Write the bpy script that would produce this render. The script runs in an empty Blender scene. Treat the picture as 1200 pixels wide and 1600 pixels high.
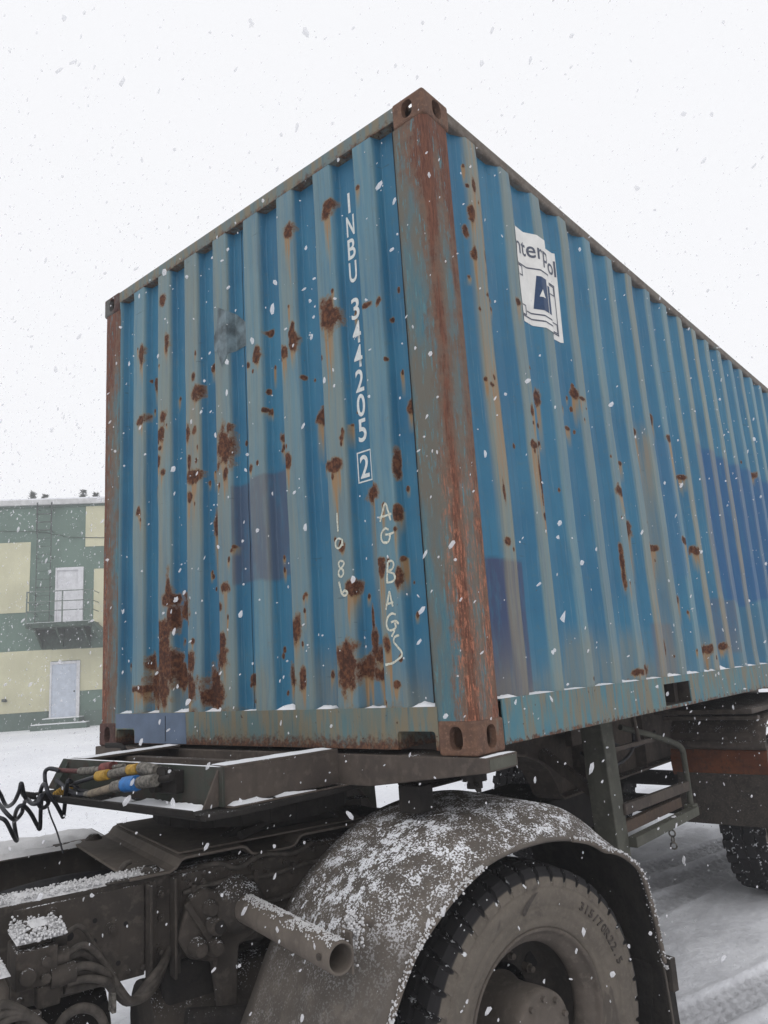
import bpy, bmesh, math, random
import numpy as np
from mathutils import Vector, Matrix, noise as mnoise

random.seed(7)
RNG = np.random.default_rng(11)
scene = bpy.context.scene
COL = scene.collection

# ------------------------------------------------------------------ camera
cam_d = bpy.data.cameras.new('camera')
cam_d.sensor_fit = 'VERTICAL'
cam_d.sensor_height = 36.0
cam_d.sensor_width = 27.0
cam_d.lens = 1182.96 / 1600 * 36.0
cam_d.clip_start = 0.02
cam_d.clip_end = 2000
cam = bpy.data.objects.new('camera', cam_d)
COL.objects.link(cam)
CAM = Vector((-2.1831, -1.5025, 1.7058))
RIGHT = Vector((0.653569, -0.754263, -0.062724))
DOWN = Vector((0.113530, 0.179634, -0.977160))
FWD = Vector((0.748303, 0.631521, 0.203035))
_m = Matrix((RIGHT, -DOWN, -FWD)).transposed().to_4x4()
_m.translation = CAM
cam.matrix_world = _m
scene.camera = cam

# ------------------------------------------------------------------ light
SUN_EL, SUN_AZ = math.radians(48), math.radians(215)     # azimuth of the sun, counter-clockwise from +X
world = bpy.data.worlds.new('World')
scene.world = world
world.use_nodes = True
wn = world.node_tree.nodes
wl = world.node_tree.links
wn.clear()
w_out = wn.new('ShaderNodeOutputWorld')
w_bg = wn.new('ShaderNodeBackground')
w_sky = wn.new('ShaderNodeTexSky')
w_sky.sky_type = 'NISHITA'
w_sky.sun_disc = False
w_sky.sun_elevation = SUN_EL
w_sky.sun_rotation = math.pi / 2 - SUN_AZ
w_sky.air_density = 1.0
w_sky.dust_density = 4.0
w_hs = wn.new('ShaderNodeHueSaturation')
w_hs.inputs['Saturation'].default_value = 0.12
w_mix = wn.new('ShaderNodeMixRGB')
w_mix.inputs['Fac'].default_value = 0.86
w_mix.inputs['Color2'].default_value = (9.3, 9.35, 9.6, 1)   # even cloud layer
w_bg.inputs['Strength'].default_value = 0.115
wl.new(w_sky.outputs[0], w_hs.inputs['Color'])
wl.new(w_hs.outputs[0], w_mix.inputs['Color1'])
wl.new(w_mix.outputs[0], w_bg.inputs['Color'])
wl.new(w_bg.outputs[0], w_out.inputs['Surface'])

sun_d = bpy.data.lights.new('sun', 'SUN')
sun_d.energy = 0.5
sun_d.angle = math.radians(60)
sun_d.color = (1.0, 0.97, 0.94)
sun = bpy.data.objects.new('sun', sun_d)
COL.objects.link(sun)
sd = Vector((math.cos(SUN_EL) * math.cos(SUN_AZ), math.cos(SUN_EL) * math.sin(SUN_AZ), math.sin(SUN_EL)))
sun.rotation_euler = sd.to_track_quat('Z', 'Y').to_euler()
sun.location = (-6, -6, 12)

scene.render.engine = 'CYCLES'
scene.view_settings.view_transform = 'Standard'
scene.view_settings.look = 'None'
scene.view_settings.exposure = 0.0
scene.view_settings.gamma = 1.0
scene.view_settings.use_curve_mapping = False
scene.cycles.use_denoising = True
scene.cycles.max_bounces = 8
scene.cycles.volume_bounces = 1

# ------------------------------------------------------------------ material helpers
class G:
    """tiny node-graph builder"""
    def __init__(s, name):
        s.mat = bpy.data.materials.new(name)
        s.mat.use_nodes = True
        s.nt = s.mat.node_tree
        s.nt.nodes.clear()
        s.out = s.nt.nodes.new('ShaderNodeOutputMaterial')
        s.b = s.nt.nodes.new('ShaderNodeBsdfPrincipled')
        s.nt.links.new(s.b.outputs[0], s.out.inputs[0])
        s._tc = None
    def link(s, a, b): s.nt.links.new(a, b)
    def put(s, sock, v):
        if isinstance(v, (int, float)): sock.default_value = v
        elif isinstance(v, (tuple, list)):
            v = tuple(v)
            if len(sock.default_value) == 4 and len(v) == 3: v += (1,)
            sock.default_value = v
        else: s.link(v, sock)
    def pos(s):
        if s._tc is None: s._tc = s.nt.nodes.new('ShaderNodeNewGeometry')
        return s._tc.outputs['Position']
    def normal(s):
        s.pos(); return s._tc.outputs['Normal']
    def obj(s):
        return s.nt.nodes.new('ShaderNodeTexCoord').outputs['Object']
    def attr(s, name):
        n = s.nt.nodes.new('ShaderNodeAttribute'); n.attribute_name = name
        return n.outputs['Fac']
    def acol(s, name):
        n = s.nt.nodes.new('ShaderNodeAttribute'); n.attribute_name = name
        return n.outputs['Color']
    def xyz(s, v):
        n = s.nt.nodes.new('ShaderNodeSeparateXYZ'); s.put(n.inputs[0], v); return n.outputs
    def scale(s, v, sc):
        n = s.nt.nodes.new('ShaderNodeMapping'); s.put(n.inputs[0], v); n.inputs['Scale'].default_value = sc
        return n.outputs[0]
    def noise(s, v, sc, detail=4, rough=.55, dist=0):
        n = s.nt.nodes.new('ShaderNodeTexNoise'); s.put(n.inputs['Vector'], v)
        n.inputs['Scale'].default_value = sc; n.inputs['Detail'].default_value = detail
        n.inputs['Roughness'].default_value = rough; n.inputs['Distortion'].default_value = dist
        return n.outputs[0]
    def voro(s, v, sc, feature='F1'):
        n = s.nt.nodes.new('ShaderNodeTexVoronoi'); n.feature = feature
        s.put(n.inputs['Vector'], v); n.inputs['Scale'].default_value = sc
        return n.outputs['Distance']
    def m(s, op, a, b=0.0, c=None):
        n = s.nt.nodes.new('ShaderNodeMath'); n.operation = op
        s.put(n.inputs[0], a); s.put(n.inputs[1], b)
        if c is not None: s.put(n.inputs[2], c)
        return n.outputs[0]
    def step(s, v, a, b, lo=0.0, hi=1.0):
        n = s.nt.nodes.new('ShaderNodeMapRange'); n.interpolation_type = 'SMOOTHSTEP'
        s.put(n.inputs[0], v)
        if a < b: vals = (a, b, lo, hi)
        else: vals = (b, a, hi, lo)
        for i, q in enumerate(vals): n.inputs[i + 1].default_value = q
        return n.outputs[0]
    def mix(s, f, a, b, mode='MIX'):
        n = s.nt.nodes.new('ShaderNodeMixRGB'); n.blend_type = mode
        s.put(n.inputs[0], f); s.put(n.inputs[1], a); s.put(n.inputs[2], b)
        return n.outputs[0]
    def ramp(s, f, stops):
        n = s.nt.nodes.new('ShaderNodeValToRGB'); s.put(n.inputs[0], f)
        e = n.color_ramp.elements
        while len(e) < len(stops): e.new(0.5)
        for k, (p, c) in zip(e, stops):
            k.position = p; k.color = tuple(c) + (1,) if len(c) == 3 else c
        return n.outputs[0]
    def bump(s, h, strength=.3, dist=.005):
        n = s.nt.nodes.new('ShaderNodeBump'); n.inputs['Strength'].default_value = strength
        n.inputs['Distance'].default_value = dist; s.put(n.inputs['Height'], h)
        s.link(n.outputs[0], s.b.inputs['Normal'])
    def done(s, color, rough=.7, metal=0.0, spec=.3):
        s.put(s.b.inputs['Base Color'], color); s.put(s.b.inputs['Roughness'], rough)
        s.put(s.b.inputs['Metallic'], metal); s.b.inputs['Specular IOR Level'].default_value = spec
        return s.mat

def snow_dust(g, col, amount=.5, scale=140):
    """fine snow lying on what faces up"""
    nz = g.xyz(g.normal())[2]
    up = g.step(nz, .35, .9)
    n1 = g.noise(g.pos(), scale, 3, .6)
    n2 = g.noise(g.pos(), scale * .12, 3, .6)
    f = g.m('ADD', g.m('MULTIPLY', n1, .6), g.m('MULTIPLY', n2, .4))
    f = g.step(f, .62 - .22 * amount, .68 - .2 * amount)
    return g.mix(g.m('MULTIPLY', f, up), col, (.74, .75, .78))

def mat_grime(name, c1, c2, c3, sc=7, rough=.85, dust=.4, bump=.25, streak=True, local=False):
    g = G(name)
    p = g.obj() if local else g.pos()
    a = g.noise(p, sc, 6, .6)
    b = g.noise(p, sc * 5, 5, .6)
    col = g.mix(g.step(a, .38, .62), c1, c2)
    col = g.mix(g.m('MULTIPLY', g.step(b, .5, .68), .7), col, c3)
    if streak:
        s = g.noise(g.scale(p, (22, 22, 1.6)), 1.0, 4, .6)
        col = g.mix(g.m('MULTIPLY', g.step(s, .5, .7), .45), col, tuple(x * .62 for x in c1))
    grit = g.noise(p, 160, 3, .7)
    col = g.mix(g.m('MULTIPLY', g.step(grit, .55, .75), .35), col, tuple(min(1, x * 1.5) for x in c2))
    if dust: col = snow_dust(g, col, dust)
    g.bump(g.m('ADD', b, g.m('MULTIPLY', grit, .4)), bump, .004)
    return g.done(col, rough)

def mat_plain(name, c, rough=.6, metal=0, var=.25, sc=20, bump=.1):
    g = G(name)
    n = g.noise(g.pos(), sc, 5, .6)
    col = g.mix(g.step(n, .3, .7), tuple(x * (1 - var) for x in c), tuple(min(1, x * (1 + var)) for x in c))
    g.bump(n, bump, .003)
    return g.done(col, rough, metal)

# ------------------------------------------------------------------ container paint
RUST_DARK, RUST_MID, RUST_LIGHT = (.027, .0115, .008), (.060, .023, .0125), (.150, .060, .027)

def rust_color(g, p):
    n = g.noise(p, 55, 5, .65)
    m = g.noise(p, 9, 3, .5)
    c = g.ramp(n, [(.30, RUST_DARK), (.47, RUST_MID), (.63, RUST_LIGHT)])
    return g.mix(g.m('MULTIPLY', m, .35), c, (.05, .018, .012))

def mat_container():
    g = G('container_blue_paint')
    p = g.pos()
    rust = g.attr('rust'); stain = g.attr('stain'); fade = g.attr('fade'); repaint = g.acol('tint'); rp = g.attr('tintf')
    # base paint: slightly uneven blue
    a = g.noise(p, 1.6, 4, .6)
    v = g.noise(g.scale(p, (30, 30, 1.2)), 1.0, 5, .65)
    col = g.mix(g.step(a, .3, .7), (.022, .116, .208), (.034, .152, .246))
    chalk = g.mix(g.step(v, .35, .65), (.105, .215, .255), (.165, .240, .240))
    fz = g.m('MULTIPLY', fade, g.step(g.noise(g.scale(p, (26, 26, 2.0)), 1, 6, .68), .22, .56))
    col = g.mix(g.m('MULTIPLY', fz, .92), col, chalk)
    # dark grime streaks running down
    s = g.noise(g.scale(p, (75, 75, 1.1)), 1.0, 5, .75)
    col = g.mix(g.m('MULTIPLY', g.step(s, .54, .70), .42), col, (.040, .078, .095))
    s3 = g.noise(g.scale(p, (110, 110, 3)), 1.0, 5, .75)
    col = g.mix(g.m('MULTIPLY', g.step(s3, .56, .70), .4), col, (.16, .25, .29))
    mott = g.noise(p, 22, 6, .72)
    col = g.mix(g.m('MULTIPLY', g.step(mott, .54, .70), .22), col, (.10, .135, .125))
    # repainted repairs
    col = g.mix(g.m('MULTIPLY', rp, g.step(g.noise(g.scale(p, (30, 30, 6)), 1, 5, .7), .30, .55, .55, 1)), col, repaint)
    # tan run-off below the rust
    sn = g.noise(g.scale(p, (45, 45, 2)), 1.0, 4, .65)
    sf = g.m('MULTIPLY', stain, g.step(sn, .25, .58, .5, 1.25))
    col = g.mix(g.m('MINIMUM', sf, .92), col, (.215, .190, .120))
    col = g.mix(g.m('MULTIPLY', g.step(sf, .50, 1.0), .7), col, (.26, .135, .055))
    # fine scratches and chips
    sc = g.noise(g.scale(p, (9, 9, 70)), 1.0, 2, .5)
    sc2 = g.noise(p, 2.5, 2, .5)
    col = g.mix(g.m('MULTIPLY', g.step(sc, .69, .72), g.step(sc2, .52, .62, 0, .45)), col, (.035, .06, .075))
    # rust with a ragged rim
    e = g.m('ADD', g.m('MULTIPLY', g.noise(p, 30, 6, .75), .70), g.m('ADD', g.m('MULTIPLY', g.noise(p, 115, 5, .72), .75), g.m('MULTIPLY', g.noise(p, 320, 3, .7), .30)))
    rr = g.m('ADD', rust, g.m('MULTIPLY', g.m('SUBTRACT', e, .90), g.step(rust, .02, .25)))
    speck = g.m('MULTIPLY', g.step(g.noise(p, 80, 4, .65), .69, .72), g.step(g.noise(p, 3.0, 3, .6), .44, .58))
    halo = g.m('MULTIPLY', g.step(rr, .12, .46), .8)
    col = g.mix(halo, col, g.mix(g.step(rr, .30, .5), (.175, .125, .065), (.135, .062, .025)))
    mask = g.m('MAXIMUM', g.step(rr, .47, .55), g.m('MULTIPLY', speck, .9))
    rc = g.mix(g.step(rr, .62, .50), rust_color(g, p), (.120, .055, .030))
    col = g.mix(mask, col, rc)
    hb = g.m('ADD', g.m('MULTIPLY', g.m('MULTIPLY', mask, g.noise(p, 120, 4, .7)), 1.2), g.m('MULTIPLY', g.noise(p, 300, 2, .5), .05))
    g.bump(hb, .5, .003)
    rough = g.m('ADD', .5, g.m('MULTIPLY', mask, .4))
    return g.done(col, rough, 0, .28)

def mat_post():
    g = G('rusty_corner_post_paint')
    p = g.pos()
    edge = g.attr('edge')
    v = g.noise(g.scale(p, (48, 48, 3.6)), 1.0, 7, .76)
    v2 = g.noise(g.scale(p, (170, 170, 14)), 1.0, 6, .78)
    v3 = g.noise(p, 26, 6, .7)
    a = g.noise(g.scale(p, (5, 5, 1.4)), 1.0, 4, .6)
    z = g.xyz(p)[2]
    low = g.step(z, 3.0, 1.6)
    top = g.step(z, 3.2, 3.8)
    base = g.mix(g.step(v2, .35, .65), (.045, .140, .190), (.095, .150, .155))
    base = g.mix(g.step(g.m('ADD', a, g.m('MULTIPLY', top, .14)), .38, .56), base, (.125, .118, .098))
    k = g.m('ADD', g.m('MULTIPLY', edge, .50), g.m('MULTIPLY', v, .62))
    k = g.m('ADD', k, g.m('MULTIPLY', v3, .26))
    k = g.m('ADD', k, g.m('MULTIPLY', top, .26))
    k = g.m('ADD', k, g.m('MULTIPLY', low, .05))
    k = g.m('ADD', k, g.m('ADD', g.attr('extra'), g.m('MULTIPLY', g.step(g.noise(p, 7, 5, .7), .42, .62), .10)))
    col = g.mix(g.step(k, .68, .86), base, g.mix(g.step(v3, .4, .6), (.150, .090, .062), (.120, .088, .068)))
    col = g.mix(g.step(k, .88, 1.02), col, g.mix(g.step(v2, .36, .64), (.075, .030, .021), (.165, .070, .043)))
    # orange-pink bare primer lower down
    pr = g.noise(g.scale(p, (120, 120, 16)), 1.0, 6, .8)
    col = g.mix(g.m('MULTIPLY', g.m('MULTIPLY', g.m('MULTIPLY', g.step(pr, .50, .57), g.step(v3, .40, .54)), g.step(low, .1, .7)), g.step(edge, .30, .6)), col, (.36, .145, .085))
    # paint that still holds in narrow flakes on the ridge
    hold = g.noise(g.scale(p, (90, 90, 11)), 1.0, 6, .76)
    col = g.mix(g.m('MULTIPLY', g.step(hold, .56, .62), g.step(edge, .95, .6)), col, (.085, .19, .215))
    col = g.mix(g.m('MULTIPLY', g.step(v2, .36, .28), g.step(k, .6, .9)), col, (.055, .026, .02))
    g.bump(g.m('ADD', v2, g.m('MULTIPLY', v3, .9)), .4, .003)
    return g.done(col, .78, 0, .25)

def mat_rusty(name, c1, c2, c3, blue=None, bluef=.5, dust=0):
    g = G(name)
    p = g.pos()
    a = g.noise(p, 14, 6, .65); b = g.noise(p, 70, 5, .7)
    col = g.mix(g.step(a, .36, .62), c1, c2)
    col = g.mix(g.m('MULTIPLY', g.step(b, .5, .66), .8), col, c3)
    if blue:
        n = g.noise(g.scale(p, (6, 6, 3)), 1, 6, .65)
        col = g.mix(g.step(n, .36 + .22 * bluef, .27 + .22 * bluef), col, blue)
    if dust: col = snow_dust(g, col, dust)
    g.bump(g.m('ADD', a, b), .35, .004)
    return g.done(col, .82, 0, .25)

def mat_sill(name, base1, base2, zlow, zhigh):
    """painted steel rail, rust eating up from its lower edge"""
    g = G(name)
    p = g.pos()
    z = g.xyz(p)[2]
    v = g.noise(g.scale(p, (26, 26, 3)), 1.0, 5, .65)
    a = g.noise(p, 3.5, 4, .6)
    col = g.mix(g.step(a, .35, .65), base1, base2)
    col = g.mix(g.m('MULTIPLY', g.step(v, .42, .60), .85), col, (.185, .150, .095))
    col = g.mix(g.m('MULTIPLY', g.step(g.noise(g.scale(p, (50, 50, 4)), 1, 3, .6), .58, .7), .55), col, (.04, .10, .13))
    e = g.noise(p, 32, 6, .72)
    lowm = g.step(g.m('SUBTRACT', z, g.m('MULTIPLY', g.m('SUBTRACT', e, .5), .17)), zhigh, zlow)
    col = g.mix(lowm, col, g.mix(g.step(g.noise(p, 60, 4, .7), .4, .65), (.055, .026, .018), (.14, .065, .035)))
    sp = g.m('MULTIPLY', g.step(g.noise(p, 40, 4, .65), .66, .70), 1.0)
    col = g.mix(sp, col, RUST_MID)
    g.bump(e, .25, .003)
    return g.done(col, .7, 0, .28)
HAZE = 0.0045
# wear map of the container, measured: (across, height, half-width, half-height, run-off) in metres
FRONT_RUST = [(1.836,3.76,0.021,0.027,0.004),(2.045,3.503,0.019,0.069,0.118),(1.801,3.485,0.018,0.052,0.077),(1.949,3.31,0.019,0.037,0.078),(1.448,3.257,0.021,0.017,0.054),(1.562,3.234,0.016,0.021,0.003),(1.547,3.15,0.032,0.041,0.106),(1.062,3.194,0.018,0.044,0.066),(1.125,3.156,0.014,0.016,0.035),(1.003,3.286,0.018,0.013,0.003),(2.05,3.128,0.038,0.026,0.077),(1.828,3.086,0.024,0.032,0.004),(1.846,3.002,0.03,0.032,0.109),(1.858,2.924,0.015,0.014,0.004),(1.882,2.852,0.024,0.025,0.073),(1.835,2.785,0.018,0.017,0.072),(1.617,2.95,0.016,0.051,0.071),(1.562,2.953,0.016,0.027,0.003),(1.609,2.779,0.011,0.03,0.003),(1.572,2.704,0.048,0.03,0.166),(1.606,2.603,0.016,0.026,0.101),(1.332,2.805,0.054,0.07,0.193),(1.289,2.894,0.019,0.019,0.003),(1.316,2.677,0.019,0.025,0.128),(1.412,2.654,0.03,0.019,0.067),(2.066,2.615,0.019,0.025,0.039),(1.657,2.517,0.016,0.049,0.068),(1.443,2.435,0.025,0.053,0.158),(1.127,2.648,0.014,0.018,0.033),(0.563,3.723,0.027,0.034,0.215),(0.815,3.72,0.026,0.038,0.194),(0.912,3.566,0.009,0.013,0.051),(0.377,3.725,0.011,0.012,0.077),(0.365,3.175,0.021,0.011,0.003),(0.305,3.169,0.013,0.016,0.003),(0.585,3.211,0.049,0.064,0.318),(0.812,3.224,0.017,0.036,0.064),(0.811,3.171,0.021,0.048,0.093),(0.869,3.132,0.021,0.027,0.124),(0.703,2.789,0.027,0.028,0.144),(0.931,2.758,0.03,0.021,0.091),(0.952,2.698,0.009,0.009,0.003),(0.875,2.621,0.016,0.029,0.117),(0.596,2.546,0.036,0.027,0.243),(0.671,2.562,0.015,0.014,0.03),(0.552,2.651,0.011,0.011,0.003),(0.202,2.696,0.022,0.028,0.066),(0.42,2.388,0.04,0.033,0.378),(0.916,2.404,0.008,0.014,0.003),(0.279,2.476,0.004,0.045,0.003),(0.286,2.288,0.009,0.025,0.051),(0.581,2.197,0.014,0.021,0.028),(0.381,2.112,0.019,0.012,0.002),(0.374,2.079,0.016,0.034,0.291),(0.298,2.04,0.012,0.031,0.05),(0.547,2.025,0.024,0.025,0.127),(0.801,2.031,0.012,0.011,0.042),(0.867,1.891,0.023,0.04,0.186),(0.926,1.689,0.039,0.044,0.081),(0.84,1.685,0.023,0.038,0.079),(0.709,1.698,0.011,0.02,0.077),(0.58,1.724,0.051,0.078,0.124),(0.503,1.708,0.03,0.043,0.098),(0.474,1.906,0.007,0.054,0.002),(0.468,1.82,0.016,0.053,0.002),(0.449,1.758,0.026,0.033,0.05),(0.432,1.686,0.035,0.028,0.096),(0.369,1.796,0.016,0.035,0.142),(0.332,1.647,0.021,0.016,0.048),(1.794,2.17,0.022,0.08,0.003),(1.794,2.115,0.05,0.032,0.003),(1.696,2.058,0.048,0.056,0.003),(1.659,1.983,0.021,0.055,0.065),(1.778,2.04,0.028,0.047,0.003),(1.834,1.966,0.056,0.048,0.003),(1.835,1.824,0.061,0.1,0.003),(1.836,1.684,0.044,0.061,0.095),(1.732,1.735,0.032,0.052,0.094),(1.996,1.81,0.023,0.038,0.035),(1.949,1.688,0.063,0.078,0.066),(1.61,1.796,0.031,0.045,0.003),(1.623,1.677,0.051,0.071,0.092),(2.055,1.685,0.077,0.016,0.099),(1.361,1.878,0.028,0.043,0.175),(1.396,1.799,0.043,0.049,0.003),(1.449,1.657,0.071,0.077,0.06),(1.334,2.126,0.024,0.024,0.15),(1.38,2.041,0.014,0.018,0.003),(1.593,1.895,0.015,0.015,0.033),(1.193,1.699,0.022,0.022,0.085),(1.175,1.6,0.022,0.011,0.003),(1.21,2.798,0.007,0.009,0.003),(0.728,2.969,0.008,0.009,0.017),(0.289,2.914,0.007,0.008,0.019),(1.03,2.906,0.009,0.009,0.027),(0.493,2.756,0.007,0.005,0.016),(0.644,3.031,0.008,0.009,0.003),(1.286,2.29,0.009,0.009,0.033),(0.976,2.215,0.008,0.011,0.025),(1.484,2.195,0.01,0.009,0.003),(1.919,2.727,0.012,0.017,0.038),(1.739,3.175,0.012,0.014,0.035),(0.252,2.382,0.006,0.007,0.027),(0.249,1.897,0.006,0.009,0.021),(0.996,1.817,0.008,0.011,0.003),(0.672,1.61,0.011,0.007,0.002)]
SIDE_RUST = [(0.76,2.854,0.031,0.057,0.19),(1.115,2.962,0.029,0.038,0.107),(1.164,2.941,0.037,0.014,0.073),(1.035,2.77,0.035,0.013,0.07),(0.612,2.602,0.04,0.021,0.344),(0.634,2.762,0.017,0.049,0.094),(0.646,2.475,0.011,0.143,0.174),(0.33,2.361,0.01,0.063,0.003),(0.322,2.157,0.024,0.02,0.028),(1.47,2.52,0.049,0.035,0.141),(1.554,2.433,0.042,0.028,0.175),(1.59,2.343,0.042,0.052,0.207),(1.603,2.694,0.035,0.015,0.077),(1.889,2.26,0.066,0.022,0.181),(2.33,2.333,0.067,0.024,0.159),(1.863,2.92,0.039,0.024,0.238),(2.311,2.958,0.045,0.026,0.34),(2.487,2.75,0.06,0.017,0.069),(1.549,1.776,0.04,0.062,0.096),(1.553,1.62,0.048,0.042,0.033),(1.846,1.722,0.036,0.059,0.132),(2.14,1.989,0.061,0.036,0.111),(2.474,1.699,0.068,0.036,0.112),(0.307,3.569,0.021,0.045,0.131),(0.267,3.462,0.015,0.031,0.003),(0.333,3.702,0.016,0.033,0.199),(0.371,3.21,0.021,0.012,0.003),(0.426,3.218,0.021,0.016,0.096),(0.624,3.269,0.03,0.026,0.134),(2.158,3.067,0.032,0.039,0.09),(1.843,2.539,0.019,0.111,0.152),(1.402,2.141,0.015,0.128,0.067),(0.718,2.634,0.018,0.024,0.063),(4.14,3.025,0.058,0.023,0.062),(4.045,3.322,0.057,0.047,0.122),(0.301,3.373,0.015,0.044,0.187),(0.386,3.393,0.011,0.038,0.067),(0.331,2.802,0.02,0.011,0.171),(1.418,1.616,0.053,0.018,0.032),(0.934,1.61,0.018,0.008,0.003),(2.777,1.711,0.05,0.023,0.042),(2.508,2.289,0.047,0.032,0.084),(0.652,2.298,0.017,0.014,0.087),(0.713,2.403,0.017,0.006,0.032)]
CHALK = [[(0.367,2.265),(0.352,2.3),(0.335,2.332),(0.323,2.301),(0.313,2.261)],[(0.372,2.282),(0.341,2.283),(0.307,2.286)],[(0.326,2.227),(0.344,2.235),(0.363,2.22),(0.367,2.199),(0.356,2.182),(0.333,2.181),(0.322,2.201),(0.329,2.212)],[(0.346,2.211),(0.323,2.209),(0.3,2.213)],[(0.596,2.342),(0.597,2.305),(0.596,2.265)],[(0.579,2.231),(0.599,2.236),(0.613,2.225),(0.613,2.205),(0.597,2.196),(0.58,2.21),(0.575,2.229),(0.574,2.203)],[(0.341,2.105),(0.347,2.069),(0.351,2.024)],[(0.341,2.105),(0.322,2.106),(0.313,2.092),(0.322,2.075),(0.343,2.068),(0.316,2.056),(0.311,2.037),(0.327,2.027),(0.35,2.027)],[(0.365,1.926),(0.354,1.955),(0.342,1.991),(0.335,1.959),(0.329,1.934)],[(0.363,1.945),(0.345,1.947),(0.325,1.95)],[(0.317,1.903),(0.337,1.908),(0.358,1.895),(0.366,1.869),(0.357,1.85),(0.338,1.847),(0.321,1.856),(0.324,1.874)],[(0.343,1.876),(0.32,1.879),(0.305,1.867)],[(0.326,1.846),(0.344,1.823)],[(0.307,1.826),(0.328,1.821),(0.335,1.804),(0.32,1.786),(0.302,1.767),(0.301,1.75),(0.324,1.736),(0.348,1.726),(0.384,1.722)],[(0.574,2.138),(0.592,2.144),(0.603,2.135),(0.598,2.118),(0.581,2.106),(0.578,2.09),(0.592,2.079),(0.605,2.089),(0.602,2.106),(0.585,2.117),(0.573,2.128),(0.574,2.138)],[(0.605,2.061),(0.599,2.038),(0.592,2.012),(0.575,2.002),(0.561,2.011),(0.574,2.022),(0.59,2.014)]]
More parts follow.
